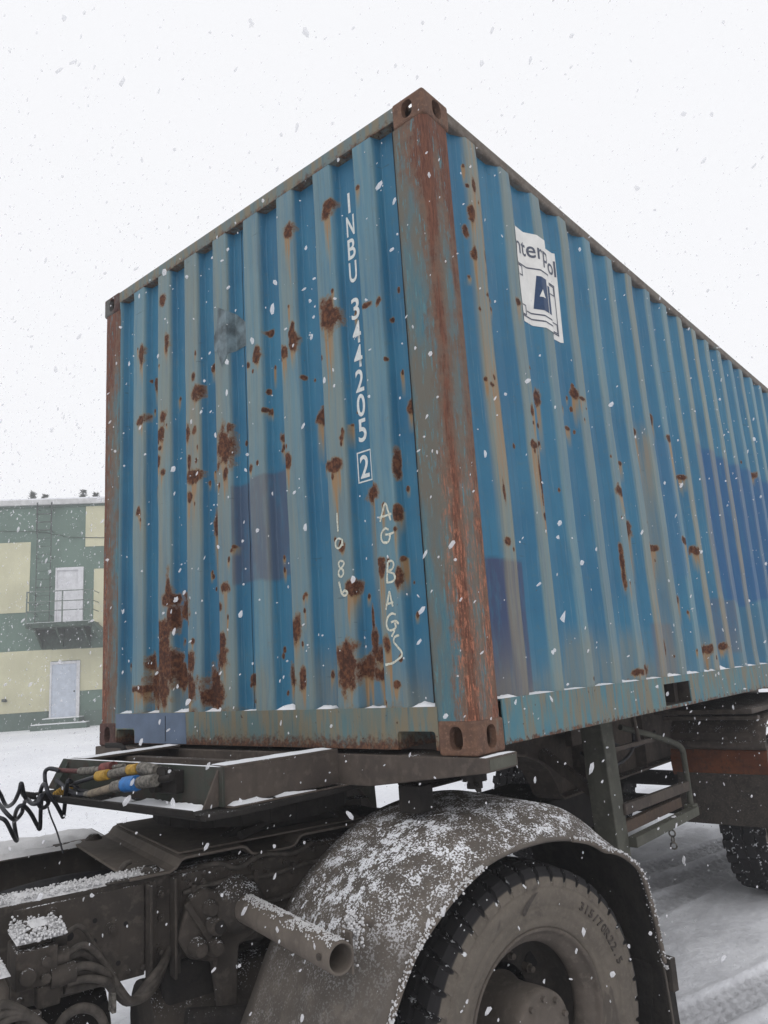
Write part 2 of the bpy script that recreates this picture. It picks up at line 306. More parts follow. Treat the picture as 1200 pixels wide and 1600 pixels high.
# ------------------------------------------------------------------ mesh helpers
class MB:
    """collects shapes; build() links them as one mesh object"""
    def __init__(s): s.v = []; s.f = []; s.smooth = []
    def add(s, vs, fs, smooth=False):
        o = len(s.v); s.v += [tuple(x) for x in vs]
        s.f += [tuple(i + o for i in f) for f in fs]; s.smooth += [smooth] * len(fs)
        return s
    def box(s, a, b):
        (x0, y0, z0), (x1, y1, z1) = a, b
        vs = [(x0,y0,z0),(x1,y0,z0),(x1,y1,z0),(x0,y1,z0),(x0,y0,z1),(x1,y0,z1),(x1,y1,z1),(x0,y1,z1)]
        return s.add(vs, [(0,3,2,1),(4,5,6,7),(0,1,5,4),(1,2,6,5),(2,3,7,6),(3,0,4,7)])
    def bar(s, p, q, w, h, up=(0,0,1)):
        """box beam from p to q, w across, h along up"""
        p, q = Vector(p), Vector(q); d = (q - p).normalized()
        u = Vector(up); r = d.cross(u)
        if r.length < 1e-4: u = Vector((1,0,0)); r = d.cross(u)
        r.normalize(); u = r.cross(d).normalized()
        vs = []
        for c in (p, q):
            for a, b in ((-1,-1),(1,-1),(1,1),(-1,1)):
                vs.append(c + r * a * w / 2 + u * b * h / 2)
        return s.add(vs, [(3,2,1,0),(4,5,6,7),(0,1,5,4),(1,2,6,5),(2,3,7,6),(3,0,4,7)])
    def tube(s, pts, r, n=10, cap=True, inner=None):
        """round tube swept along a polyline; r a number or a list"""
        P = [Vector(p) for p in pts]; k = len(P)
        R = r if isinstance(r, (list, tuple)) else [r] * k
        t0 = (P[1] - P[0]).normalized()
        u = t0.orthogonal().normalized(); vs = []
        for i in range(k):
            t = (P[min(i+1,k-1)] - P[max(i-1,0)]).normalized()
            u = (u - t * u.dot(t)).normalized(); w = t.cross(u)
            for j in range(n):
                a = 2 * math.pi * j / n
                vs.append(P[i] + (u * math.cos(a) + w * math.sin(a)) * R[i])
        fs = [(i*n+j, i*n+(j+1)%n, (i+1)*n+(j+1)%n, (i+1)*n+j) for i in range(k-1) for j in range(n)]
        s.add(vs, fs, True)
        if cap:
            s.add(vs[:n], [tuple(range(n))[::-1]]); s.add(vs[-n:], [tuple(range(n))])
        return s
    def cyl(s, p, q, r, n=14, r2=None): return s.tube([p, q], [r, r if r2 is None else r2], n)
    def prism(s, poly, axis, a, b):
        """polygon (2-D, in the two other axes in order) extruded along axis from a to b"""
        n = len(poly)
        def mk(t, h):
            if axis == 0: return (h, t[0], t[1])
            if axis == 1: return (t[0], h, t[1])
            return (t[0], t[1], h)
        vs = [mk(t, a) for t in poly] + [mk(t, b) for t in poly]
        fs = [tuple(range(n)), tuple(range(2*n-1, n-1, -1))] + [(i, i+n, (i+1)%n+n, (i+1)%n) for i in range(n)]
        return s.add(vs, fs)
    def lathe(s, prof, c, axis, n=48, closed=False):
        """profile [(radius, along)] spun about the axis through c"""
        k = len(prof); vs = []
        c = Vector(c)
        ax = Vector(axis).normalized(); u = Vector((0,0,1)) if abs(ax.z) < .9 else Vector((1,0,0)); w = ax.cross(u)
        for j in range(n):
            a = 2*math.pi*j/n
            d = u*math.cos(a) + w*math.sin(a)
            for r, h in prof: vs.append(c + d*r + ax*h)
        m = k if closed else k-1
        fs = [(j*k+i, j*k+(i+1)%k, ((j+1)%n)*k+(i+1)%k, ((j+1)%n)*k+i) for j in range(n) for i in range(m)]
        return s.add(vs, fs, True)
    def sheet(s, rows, smooth=True):
        k = len(rows[0]); vs = [p for r in rows for p in r]
        fs = [(i*k+j, i*k+j+1, (i+1)*k+j+1, (i+1)*k+j) for i in range(len(rows)-1) for j in range(k-1)]
        return s.add(vs, fs, smooth)
    def strip(s, path, side, th, w0, w1):
        """plate bent along a path in the plane across 'side': path points (x,z), extends side coordinate w0..w1, thickness th"""
        top = []; bot = []
        n = len(path)
        for i, (x, z) in enumerate(path):
            a = path[max(i-1,0)]; b = path[min(i+1,n-1)]
            tx, tz = b[0]-a[0], b[1]-a[1]; L = math.hypot(tx, tz) or 1
            nx, nz = -tz/L, tx/L
            top.append((x, z)); bot.append((x - nx*th, z - nz*th))
        poly = top + bot[::-1]
        vs = [(x, w0, z) for x, z in poly] + [(x, w1, z) for x, z in poly]
        m = len(poly)
        fs = [(i, (i+1)%m, (i+1)%m+m, i+m) for i in range(m)]
        for i in range(n-1):
            fs.append((i, m-1-i, m-2-i, i+1)); fs.append((i+m, i+1+m, m-2-i+m, m-1-i+m))
        return s.add(vs, fs)
    def build(s, name, mat, parent=None, bevel=0, smooth=None, inv=None, label=None, kind=None, seg=2, recalc=True):
        me = bpy.data.meshes.new(name)
        me.from_pydata(s.v, [], s.f)
        sm = s.smooth if smooth is None else [smooth]*len(s.f)
        me.polygons.foreach_set('use_smooth', sm)
        if recalc:
            bm = bmesh.new(); bm.from_mesh(me)
            bmesh.ops.recalc_face_normals(bm, faces=bm.faces); bm.to_mesh(me); bm.free()
        me.materials.append(mat)
        me.update()
        return link(me, name, parent, bevel, label, kind, seg)

def link(me, name, parent=None, bevel=0, label=None, kind=None, seg=2):
    o = bpy.data.objects.new(name, me)
    COL.objects.link(o)
    if parent is not None:
        o.parent = parent
        if parent.get('_world'):           # children of a world-space thing are modelled in world coordinates
            o.matrix_parent_inverse = base_matrix(parent).inverted()
    if bevel:
        b = o.modifiers.new('bevel', 'BEVEL'); b.width = bevel; b.segments = seg; b.limit_method = 'ANGLE'; b.angle_limit = .6
        b.harden_normals = False
    if label: o['label'] = label
    if kind: o['kind'] = kind
    return o

def base_matrix(o):
    m = Matrix.LocRotScale(o.location, o.rotation_euler, o.scale)
    if o.parent is not None: m = base_matrix(o.parent) @ o.matrix_parent_inverse @ m
    return m

def thing(name, label, cat, loc=(0,0,0), rz=0, group=None, world_space=True):
    o = bpy.data.objects.new(name, None)
    COL.objects.link(o)
    o.empty_display_size = .2
    o.location = loc; o.rotation_euler = (0, 0, rz)
    o['label'] = label; o['category'] = cat
    if group: o['group'] = group
    if world_space: o['_world'] = 1
    return o

def sub(part):
    """let a mesh part modelled in world space take sub-parts in world space"""
    part['_world'] = 1
    return part

def grid_mesh(name, X, Y, Z, mat, attrs=None, smooth=True, flip=False, cols=None):
    """mesh from three equal 2-D numpy arrays"""
    r, c = X.shape
    co = np.stack([X, Y, Z], -1).reshape(-1, 3).astype(np.float32)
    i = np.arange(r*c).reshape(r, c)
    q = np.stack([i[:-1,:-1], i[:-1,1:], i[1:,1:], i[1:,:-1]], -1).reshape(-1, 4)
    if flip: q = q[:, ::-1]
    me = bpy.data.meshes.new(name)
    me.vertices.add(len(co)); me.vertices.foreach_set('co', co.ravel())
    me.loops.add(q.size); me.loops.foreach_set('vertex_index', q.ravel().astype(np.int32))
    me.polygons.add(len(q))
    me.polygons.foreach_set('loop_start', np.arange(0, q.size, 4, dtype=np.int32))
    me.polygons.foreach_set('use_smooth', np.full(len(q), smooth))
    for k, a in (attrs or {}).items():
        at = me.attributes.new(k, 'FLOAT', 'POINT'); at.data.foreach_set('value', a.ravel().astype(np.float32))
    for k, a in (cols or {}).items():
        at = me.attributes.new(k, 'FLOAT_COLOR', 'POINT')
        b = np.ones((r*c, 4), np.float32); b[:, :3] = a.reshape(-1, 3); at.data.foreach_set('color', b.ravel())
    me.materials.append(mat)
    me.update(calc_edges=True)
    return me

def vnoise(u, v, seed=0, octaves=4):
    """smooth value noise on arrays, about -1..1"""
    out = np.zeros(np.broadcast(u, v).shape); amp = 1; tot = 0
    for o in range(octaves):
        f = 2**o
        x = u*f + seed*17.3 + o*5.7; y = v*f + seed*9.1 + o*3.3
        xi = np.floor(x).astype(np.int64); yi = np.floor(y).astype(np.int64)
        fx = x - xi; fy = y - yi
        fx = fx*fx*(3-2*fx); fy = fy*fy*(3-2*fy)
        def h(a, b):
            n = (a*374761393 + b*668265263 + seed*1442695) & 0x7fffffff
            n = (n ^ (n >> 13)) * 1274126177 & 0x7fffffff
            return ((n ^ (n >> 16)) & 0xffff) / 32767.5 - 1
        out = out + amp*((h(xi,yi)*(1-fx)+h(xi+1,yi)*fx)*(1-fy) + (h(xi,yi+1)*(1-fx)+h(xi+1,yi+1)*fx)*fy)
        tot += amp; amp *= .5
    return out/tot

def catmull(P, n=6):
    P = [np.array(p, float) for p in P]
    Q = [2*P[0]-P[1]] + P + [2*P[-1]-P[-2]]
    out = []
    for i in range(1, len(Q)-2):
        a, b, c, d = Q[i-1:i+3]
        for t in np.linspace(0, 1, n, endpoint=False):
            out.append(.5*((2*b)+(c-a)*t+(2*a-5*b+4*c-d)*t*t+(3*b-a-3*c+d)*t**3))
    out.append(P[-1])
    return [tuple(map(float, p)) for p in out]

def text_mesh(txt, size=1.0, bold=0.0, align='CENTER', spacing=1.0, extrude=0):
    """outline of the built-in font, baseline at z=0, as a bmesh in the x-y plane"""
    cu = bpy.data.curves.new('lettering', 'FONT')
    cu.body = txt; cu.size = size; cu.offset = bold; cu.align_x = align; cu.space_character = spacing
    cu.extrude = extrude; cu.resolution_u = 4
    o = bpy.data.objects.new('lettering', cu); COL.objects.link(o)
    dg = bpy.context.evaluated_depsgraph_get()
    me = bpy.data.meshes.new_from_object(o.evaluated_get(dg))
    bpy.data.objects.remove(o); bpy.data.curves.remove(cu)
    bm = bmesh.new(); bm.from_mesh(me); bpy.data.meshes.remove(me)
    bmesh.ops.triangulate(bm, faces=bm.faces)
    return bm

def fit_bm(bm, w, h):
    """scale a flat bmesh to width w, height h, centred on x, base on y=0"""
    xs = [v.co.x for v in bm.verts]; ys = [v.co.y for v in bm.verts]
    x0, x1, y0, y1 = min(xs), max(xs), min(ys), max(ys)
    for v in bm.verts:
        v.co.x = (v.co.x - (x0+x1)/2) * (w/(x1-x0) if w else h/(y1-y0)); v.co.y = (v.co.y - y0) * h/(y1-y0)
    return bm

def slice_bm(bm, axis, a, b, step):
    n = [0,0,0]; n[axis] = 1
    t = a
    while t < b:
        c = [0,0,0]; c[axis] = t
        bmesh.ops.bisect_plane(bm, geom=bm.verts[:]+bm.edges[:]+bm.faces[:], plane_co=c, plane_no=n, dist=1e-6)
        t += step

def bm_link(bm, name, mat, parent=None, **k):
    me = bpy.data.meshes.new(name); bm.to_mesh(me); bm.free(); me.materials.append(mat)
    return link(me, name, parent, **k)

def ground_z(x, y):
    d = .7642*(x+2.18) + .645*(y+1.5)
    t = np.clip((d-9)/17, 0, 1)
    return .341*t*t*(3-2*t)
# ------------------------------------------------------------------ shared materials
M = {}
M['blue'] = mat_container()
M['post'] = mat_post()
M['casting'] = mat_rusty('rusted_casting', (.155, .085, .055), (.105, .060, .043), (.20, .115, .078), (.13, .12, .10), .12)
M['casting_purple'] = mat_rusty('brown_casting', (.085, .040, .034), (.055, .03, .026), (.12, .07, .055), (.10, .10, .095), .5)
M['rail_front'] = mat_sill('front_header_paint', (.105, .165, .175), (.13, .15, .14), 3.90, 3.945)
M['rail_side'] = mat_rusty('weathered_side_rail', (.15, .13, .11), (.105, .085, .07), (.19, .16, .135), (.12, .135, .125), .4)
M['sill'] = mat_sill('front_sill_paint', (.085, .155, .165), (.13, .145, .12), 1.425, 1.475)
M['side_sill'] = mat_sill('side_sill_paint', (.055, .165, .215), (.095, .185, .20), 1.415, 1.436)
M['violet'] = mat_plain('violet_grey_touch_up', (.090, .125, .185), .6, var=.12, sc=9)
M['under'] = mat_grime('underside_grime', (.03, .024, .02), (.045, .036, .03), (.02, .016, .014), dust=0)
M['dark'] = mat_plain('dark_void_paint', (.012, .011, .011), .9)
M['white_paint'] = mat_plain('white_lettering_paint', (.62, .64, .62), .6, var=.1, sc=60)
M['chalk'] = mat_plain('chalk_marks', (.50, .50, .42), .9, var=.3, sc=150)
M['seam'] = mat_plain('black_seam_gap', (.01, .01, .011), .9)

L20, W20 = 6.058, 2.438
ZB, ZT = 1.40, 3.991
box = thing('shipping_container', 'rust-spotted blue steel shipping container with white lettering on a trailer', 'shipping container', (3.029, 1.219, ZB))

# --- front corrugated panel
FC = [1.208 + (k-4)*.2475 for k in range(9)]
def _smooth_profile(raw, lo, hi, n, rad):
    t = np.linspace(lo, hi, n); d = np.array([raw(x) for x in t])
    w = max(1, int(rad/((hi-lo)/n))); ker = np.hanning(2*w+1); ker /= ker.sum()
    return t, np.convolve(np.pad(d, w, mode='edge'), ker, mode='valid')
def _front_raw(y):
    best = 0
    for c in FC:
        a = abs(y-c)
        best = max(best, 1 if a < .053 else max(0, 1-(a-.053)/.018))
    return .045*best
_fy, _fd = _smooth_profile(_front_raw, .10, 2.34, 4000, .003)
def front_x(y, z):
    y = np.asarray(y, float); z = np.asarray(z, float)
    d = np.interp(y, _fy, _fd)
    d = d + .0075*vnoise(y*2.2, z*1.3, 3, 3) + .002*vnoise(y*7, z*4, 4, 2)
    fade = np.clip(np.minimum(z-1.565, 3.93-z)/.12, 0, 1)
    base = np.interp(y, _fy, _fd)
    return .004 + base + (d-base)*fade

def spot_fields(u, z, spots, smear_scale=1.0):
    rust = np.zeros(u.shape); stain = np.zeros(u.shape)
    for k, (su, sz, w, h, l) in enumerate(spots):
        sc_ = smear_scale*(1.28 if h > .085 and smear_scale > .7 else 1)
        w = max(w*sc_, .005); h = max(h*sc_, .007)
        R = max(2.4*w, 2.4*h)
        sel = (np.abs(u-su) < 2.6*w+.02) & (z < sz+2.6*h) & (z > sz-2*h-l*1.9-.05)
        if not sel.any(): continue
        uu = u[sel]; zz = z[sel]
        wob = .75*vnoise(uu*34, zz*26, k, 4)
        d = np.sqrt(((uu-su)/w)**2 + ((zz-sz)/h)**2)*(1+.4*vnoise(uu*18, zz*14, k+99, 2)) + wob
        v = np.clip(1.35-.62*d, 0, 1.0)
        rust[sel] = np.maximum(rust[sel], np.clip(v*.95, 0, .8))
        if l > .02:
            r_ = random.Random(k)
            s = np.zeros(uu.shape)
            for q in range(2+int(w/.010)):
                off = r_.uniform(-.8, .8)*w if q else .1*w
                ww = (w*.75+.006) if q == 0 else r_.uniform(.004, .010)
                ll = (l*1.25+h) if q == 0 else (l+h)*r_.uniform(.5, 1.7)
                t = (sz - zz)/ll
                g = np.exp(-((uu-su-off+.006*vnoise(zz*9, uu*0+k+q*7, k, 2))/ww)**4)
                s = np.maximum(s, g*np.clip(1.25*(1-t), 0, 1)**.7*(t > -.02)*(.72 if q == 0 else 1))
            stain[sel] = np.maximum(stain[sel], s)
    return rust, stain

def satellites(spots, n):
    """pin-head rust spots round the larger ones"""
    r_ = random.Random(4); out = []
    for (u, z, w, h, l) in spots:
        for _ in range(r_.randint(0, n)):
            out.append((u+r_.gauss(0, .02+w*1.3), z+r_.gauss(-.01, .03+h*1.2), r_.uniform(.003, .007), r_.uniform(.004, .014), r_.choice([.0, .0, .03, .08])))
    return out
ys = np.linspace(.166, 2.276, 720); zs = np.linspace(1.563, 3.925, 330)
Y, Z = np.meshgrid(ys, zs)
X = front_x(Y, Z)
rust, stain = spot_fields(Y, Z, FRONT_RUST + satellites(FRONT_RUST, 2), .80)
depth = np.interp(Y, _fy, _fd)/.045
fade = np.clip((.42-depth)/.22, 0, 1)*(.62+.38*vnoise(Y*1.4, Z*1.1, 21, 3))
# rib-long tan run-off, stronger to the left and low down
riblev = np.interp(Y, [.10, .34, .35, .58, .60, .83, .85, 1.08, 1.10, 1.32, 1.34, 1.57, 1.59, 1.82, 1.84, 2.07, 2.09, 2.3], [.1, .12, .15, .42, .5, .45, .5, .28, .3, .42, .5, .5, .55, .75, .8, .35, .3, .2])
ribstain = np.clip(fade*1.25, 0, 1)*riblev*np.clip(.75+.75*vnoise(Y*5, Z*1.1, 31, 3), .1, 1.25)*np.clip(1.25-.22*(Z-1.6), .55, 1.2)
lowgrime = 1.35*np.clip((1.84-Z)/.22, 0, 1)*np.clip(.62+.7*vnoise(Y*6, Z*3, 8, 3), 0, 1)
stain = np.maximum(stain, np.maximum(ribstain*.95, np.clip(lowgrime*(.35+.65*vnoise(np.round(Y/.1238)*5.1, Z*2, 77, 2)), 0, .40)))
rust = np.maximum(rust, np.clip((1.612-Z)/.05, 0, 1)*np.clip(.25+.55*vnoise(Y*9, Z*9, 12, 3), 0, .8))
tint = np.zeros(Y.shape+(3,)); tf = np.zeros(Y.shape)
# grey-violet repainted square
def soft(v, a, b, e): return np.clip((v-a)/e, 0, 1)*np.clip((b-v)/e, 0, 1)
pq = soft(Y, .905+.01*vnoise(Z*6, Y, 5, 2), 1.285, .006)*soft(Z+.1*(Y-.9)*.25, 2.125+.02*vnoise(Y*9, Z, 6, 2), 2.615, .014)
tint[pq > 0] = (.060, .080, .130); tf = np.maximum(tf, pq*.85)
pl = soft(Y, .60, .70, .03)*soft(Z, 1.75, 2.42, .05)*np.clip(.4+1.2*vnoise(Y*14, Z*4, 9, 3), 0, 1)
sel = pl > tf; tint[sel] = (.03, .13, .21); tf = np.maximum(tf, pl*.8)
pr_ = soft(Y, 1.68, 1.93, .05)*soft(Z, 1.98, 2.25, .12)*np.clip(.3+1.2*vnoise(Y*5, Z*4, 19, 3), 0, 1)
sel = pr_ > tf; tint[sel] = (.02, .11, .25); tf = np.maximum(tf, pr_*.8)
me = grid_mesh('front_panel', X, Y, Z, M['blue'], dict(rust=rust, stain=stain, fade=fade, tintf=tf), cols=dict(tint=tint), flip=True)
front_panel = sub(link(me, 'front_panel', box))

# --- side corrugated panel
SR = [.338 + .2795*k for k in range(20)]
def _side_raw(x):
    d = min(abs(x-c) for c in SR)
    return .036*min(1, max(0, (d-.036)/.068)) if x > .25 else .036*min(1, max(0, (min(abs(x-SR[0]), 9)-.036)/.068))
_sx, _sd = _smooth_profile(_side_raw, .12, 5.94, 12000, .0035)
def side_y(x, z):
    x = np.asarray(x, float); z = np.asarray(z, float)
    base = np.interp(x, _sx, _sd)
    f = np.clip(np.minimum(z-1.58, 3.93-z)/.12, 0, 1)
    return .004 + base + f*(.0085*vnoise(x*1.6, z*1.1, 5, 3) + .002*vnoise(x*6, z*4, 6, 2))
xs = np.linspace(.160, 5.90, 1300); zs = np.linspace(1.576, 3.925, 250)
Xs, Zs = np.meshgrid(xs, zs)
Ys = side_y(Xs, Zs)
rust, stain = spot_fields(Xs, Zs, SIDE_RUST + satellites(SIDE_RUST, 3), .62)
depth = np.interp(Xs, _sx, _sd)/.036
fade = np.clip((.26-depth)/.14, 0, 1)*(.66+.34*vnoise(Xs*1.2, Zs*.9, 41, 3))
kk = np.round((Xs-.338)/.2795)
ribstain = np.clip((.24-depth)/.14, 0, 1)*np.clip(.30+.75*vnoise(kk*2.31, Zs*.5, 51, 2), 0, .7)
ribstain = ribstain*np.clip(1.5-Xs*.12, .4, 1)
low = 1.25*np.clip((1.86-Zs)/.26, 0, 1)*np.clip(.55+.7*vnoise(Xs*5, Zs*3, 18, 3), 0, 1)
green = soft(Xs, 1.72, 2.12, .10)*soft(Zs, 1.6, 3.02, .12)*np.clip(.45+.9*vnoise(Xs*5, Zs*1.2, 28, 3), 0, 1)
first = soft(Xs, .27, .43, .03)*np.clip(.65+.5*vnoise(Xs*4, Zs*.9, 38, 3), 0, 1)*np.clip((Zs-2.0)/.4, 0, 1)
stain = np.maximum(stain, np.maximum.reduce([ribstain*.8, np.clip(low*(.45+.75*vnoise(kk*3.7, Zs*2, 78, 2)), 0, .38), green*.6, first*.75]))
rust = np.maximum(rust, np.clip((1.61-Zs)/.04, 0, 1)*np.clip(.15+.55*vnoise(Xs*8, Zs*9, 22, 3), 0, .8))
tint = np.zeros(Xs.shape+(3,)); tf = np.zeros(Xs.shape)
def patch(mask, c, k):
    global tf
    sel_ = mask*k > tf
    tint[sel_] = c; tf = np.maximum(tf, mask*k)
patch(soft(Xs, .20+.006*vnoise(Zs*5, Xs, 3, 2), .476, .005)*soft(Zs, 1.5, 2.098+.012*vnoise(Xs*8, Zs, 4, 2), .012), (.042, .055, .115), .93)
patch(soft(Xs, 2.80, 4.70, .03)*soft(Zs, 2.0+.12*vnoise(Xs*2, Zs, 61, 2), 3.04+.03*vnoise(Xs*3, Zs, 62, 2), .03), (.018, .085, .205), .88)
patch(soft(Xs, 1.66, 1.96, .02)*soft(Zs, 1.5, 1.86, .02), (.085, .10, .15), .7)
patch(soft(Xs, 2.72, 3.12, .02)*soft(Zs, 1.66, 2.02, .02), (.085, .10, .145), .65)
patch(soft(Xs, 2.06, 2.30, .02)*soft(Zs, 2.1, 2.95, .03), (.035, .12, .22), .6)
patch(soft(Xs, 3.2, 3.9, .04)*soft(Zs, 1.6, 2.0, .04), (.04, .12, .19), .6)
me = grid_mesh('side_panel', Xs, Ys, Zs, M['blue'], dict(rust=rust, stain=stain, fade=fade, tintf=tf), cols=dict(tint=tint))
side_panel = sub(link(me, 'side_panel', box))
# far side, plain corrugation, and the door end
rows = []
for z in (1.576, 3.925):
    rows.append([(x, W20-.004-float(np.interp(x, _sx, _sd)), z) for x in np.linspace(.16, 5.9, 420)])
MB().sheet(rows, False).build('side_panel', M['blue'], box)
for y0, y1 in ((.17, 1.214), (1.224, 2.268)):
    MB().box((6.0, y0, 1.58), (6.045, y1, 3.92)).build('cargo_door', M['blue'], box, bevel=.01)
MB().box((.05, .05, 3.965), (6.0, 2.39, 3.978)).build('roof', M['rail_side'], box)
fl = MB().box((.1, .1, 1.545), (5.95, 2.34, 1.56))
for k in range(20): fl.box((.3+.28*k, .06, 1.43), (.35+.28*k, 2.38, 1.544))
fl.build('floor', M['under'], box)

# --- corner posts
def post_mesh(yc, sgn):
    """cross-section from the front face round the corner to the side face"""
    sec = [(.010, .168, 0), (.0045, .166, .0), (.004, .150, .05), (.004, .118, .12), (.004, .098, .22), (.0025, .088, .34), (.0015, .062, .45), (0, .034, .66), (.002, .020, .95),
           (.008, .008, 1.0), (.020, .002, .95), (.034, .000, .72), (.056, .0015, .50), (.078, .002, .45), (.090, .003, .50), (.104, .003, .62), (.130, .004, .85), (.152, .0045, .9), (.160, .006, .8), (.162, .02, .4)]
    zz = np.linspace(1.516, 3.875, 60)
    X = np.array([[s[0] for s in sec]]*60); Yp = np.array([[s[1] for s in sec]]*60); E = np.array([[s[2] for s in sec]]*60)
    Z = np.repeat(zz[:, None], len(sec), 1)
    n = .0018*vnoise(X*30+Yp*30, Z*3, 3, 3)
    X = X + n; Yp = Yp + n*.6
    Y = Yp if sgn > 0 else W20 - Yp
    return grid_mesh('corner_post', X, Y, Z, M['post'], dict(edge=E, extra=np.full(E.shape, .0 if sgn > 0 else .22)), flip=sgn > 0)
link(post_mesh(0, 1), 'corner_post', box, label='corner post with rust and bare orange steel along its edge')
link(post_mesh(0, -1), 'corner_post', box)
for s in (0, 1):
    y0 = .004 if s == 0 else W20-.09
    MB().box((5.90, y0, 1.516), (6.05, y0+.086, 3.875)).build('corner_post', M['post'], box, bevel=.01)
# dark seams where the front panel meets the posts
for y in (.1665, 2.2715):
    MB().box((.0415, y-.0028, 1.57), (.052, y+.0028, 3.91)).build('seam', M['seam'], box)
sm = MB()
for k in range(60):
    z0 = 1.58+2.32*k/60
    sm.box((.0032+.0006*math.sin(k*.3), .1655, z0), (.012, .1695, z0+2.32/60))
sm.build('seam', M['seam'], box)

# --- corner castings
def casting_mesh():
    """178 x 162 x 118 mm block, hollow, with oval holes in the front, side, top and bottom faces (corner at origin, +x +y +z)"""
    def obj_of(m, bev=0, seg=3):
        me = bpy.data.meshes.new('tmp'); me.from_pydata(m.v, [], m.f)
        bm = bmesh.new(); bm.from_mesh(me); bmesh.ops.recalc_face_normals(bm, faces=bm.faces)
        if bev: bmesh.ops.bevel(bm, geom=bm.edges[:], offset=bev, segments=seg, affect='EDGES', profile=.5)
        bm.to_mesh(me); bm.free()
        o = bpy.data.objects.new('tmp', me); COL.objects.link(o); return o
    body = obj_of(MB().box((0,0,0), (.178,.162,.118)), .012, 3)
    cuts = [obj_of(MB().box((.028,.028,.026), (.15,.134,.092)))]
    def oval(axis, cu, cv, w, h, a, b):
        pts = []
        for k in range(28):
            t = 2*math.pi*k/28
            ex = 2/2.6
            pts.append((cu + w/2*math.copysign(abs(math.cos(t))**ex, math.cos(t)), cv + h/2*math.copysign(abs(math.sin(t))**ex, math.sin(t))))
        return obj_of(MB().prism(pts, axis, a, b))
    cuts.append(oval(0, .084, .059, .056, .080, -.02, .06))      # front hole
    cuts.append(oval(1, .092, .059, .060, .080, -.02, .06))      # side hole
    cuts.append(oval(2, .092, .084, .120, .066, -.02, .2))       # top and bottom
    for c_ in cuts:
        b = body.modifiers.new('cut', 'BOOLEAN'); b.operation = 'DIFFERENCE'; b.solver = 'EXACT'; b.object = c_
    dg = bpy.context.evaluated_depsgraph_get()
    me = bpy.data.meshes.new_from_object(body.evaluated_get(dg))
    for o in [body]+cuts: bpy.data.objects.remove(o)
    me.name = 'corner_casting'
    for p in me.polygons: p.use_smooth = False
    return me
cm = casting_mesh(); cm.materials.clear(); cm.materials.append(M['casting'])
cm2 = cm.copy(); cm2.materials.clear(); cm2.materials.append(M['casting_purple'])
for top in (0, 1):
    for far in (0, 1):
        for back in (0, 1):
            o = link(cm2 if far else cm, 'corner_casting', box)
            z = ZB if not top else ZT-.118
            R_ = Matrix.Diagonal((-1 if back else 1, -1 if far else 1, 1, 1))
            o.matrix_parent_inverse = base_matrix(box).inverted() @ Matrix.Translation((L20+.0 if back else -.003, W20+.003 if far else -.003, z)) @ R_

# --- rails
MB().prism([(.003, 3.920), (.003, 3.985), (.07, 3.985), (.07, 3.978), (.012, 3.978), (.012, 3.926), (.06, 3.926), (.06, 3.920)], 1, .155, 2.283).build('front_header', M['rail_front'], box, bevel=.002)
hb = MB()
for c in FC: hb.box((.006, c-.075, 3.90), (.055, c+.075, 3.924))
for y0 in (.003, W20-.063):
    MB().box((.17, y0, 3.920), (5.90, y0+.06, 3.980)).build('top_side_rail', M['rail_side'], box, bevel=.012, seg=3)
# front sill with a cut-out at each end
c = .012
def rounded_cut(y0, y1, zt):
    return [(y1, 1.418), (y1, zt-c), (y1-c*.3, zt-c*.3), (y1-c, zt), (y0+c, zt), (y0+c*.3, zt-c*.3), (y0, zt-c), (y0, 1.418)]
poly = [(.158, 1.566), (.158, 1.418)] + rounded_cut(.330, .172, 1.482)[0:0]
poly = [(.158, 1.566), (2.280, 1.566), (2.280, 1.418)] + rounded_cut(2.100, 2.272, 1.486) + rounded_cut(.172, .345, 1.482) + [(.158, 1.418)]
sill = sub(MB().prism(poly, 0, .002, .012).build('front_sill', M['sill'], box))
sb = MB().box((.0125, .158, 1.560), (.11, 2.280, 1.566)).box((.0125, .346, 1.416), (.07, 2.099, 1.422))
for y in (.172, .345, 2.100, 2.272): sb.box((.0125, y-.004, 1.42), (.40, y+.004, 1.488))
sb.box((.0125, .17, 1.482), (.40, .349, 1.488)).box((.0125, 2.096, 1.486), (.40, 2.276, 1.492))
sb.box((.40, .1, 1.42), (.404, 2.3, 1.54))
sb.build('sill_flange', M['sill'], sill)
# violet touch-up paint over the far part of the sill
poly = [(2.276, 1.5635), (1.655, 1.5635), (1.648, 1.42)] + [(2.094, 1.42), (2.094, 1.478), (2.106, 1.492), (2.276, 1.492)]
MB().prism(poly, 0, .0008, .0018).build('touch_up_paint', M['violet'], sill, label='violet-grey touch-up paint on the sill')
MB().box((-.0004, 1.818, 1.43), (.0006, 1.822, 1.55)).build('seam', M['seam'], sill)
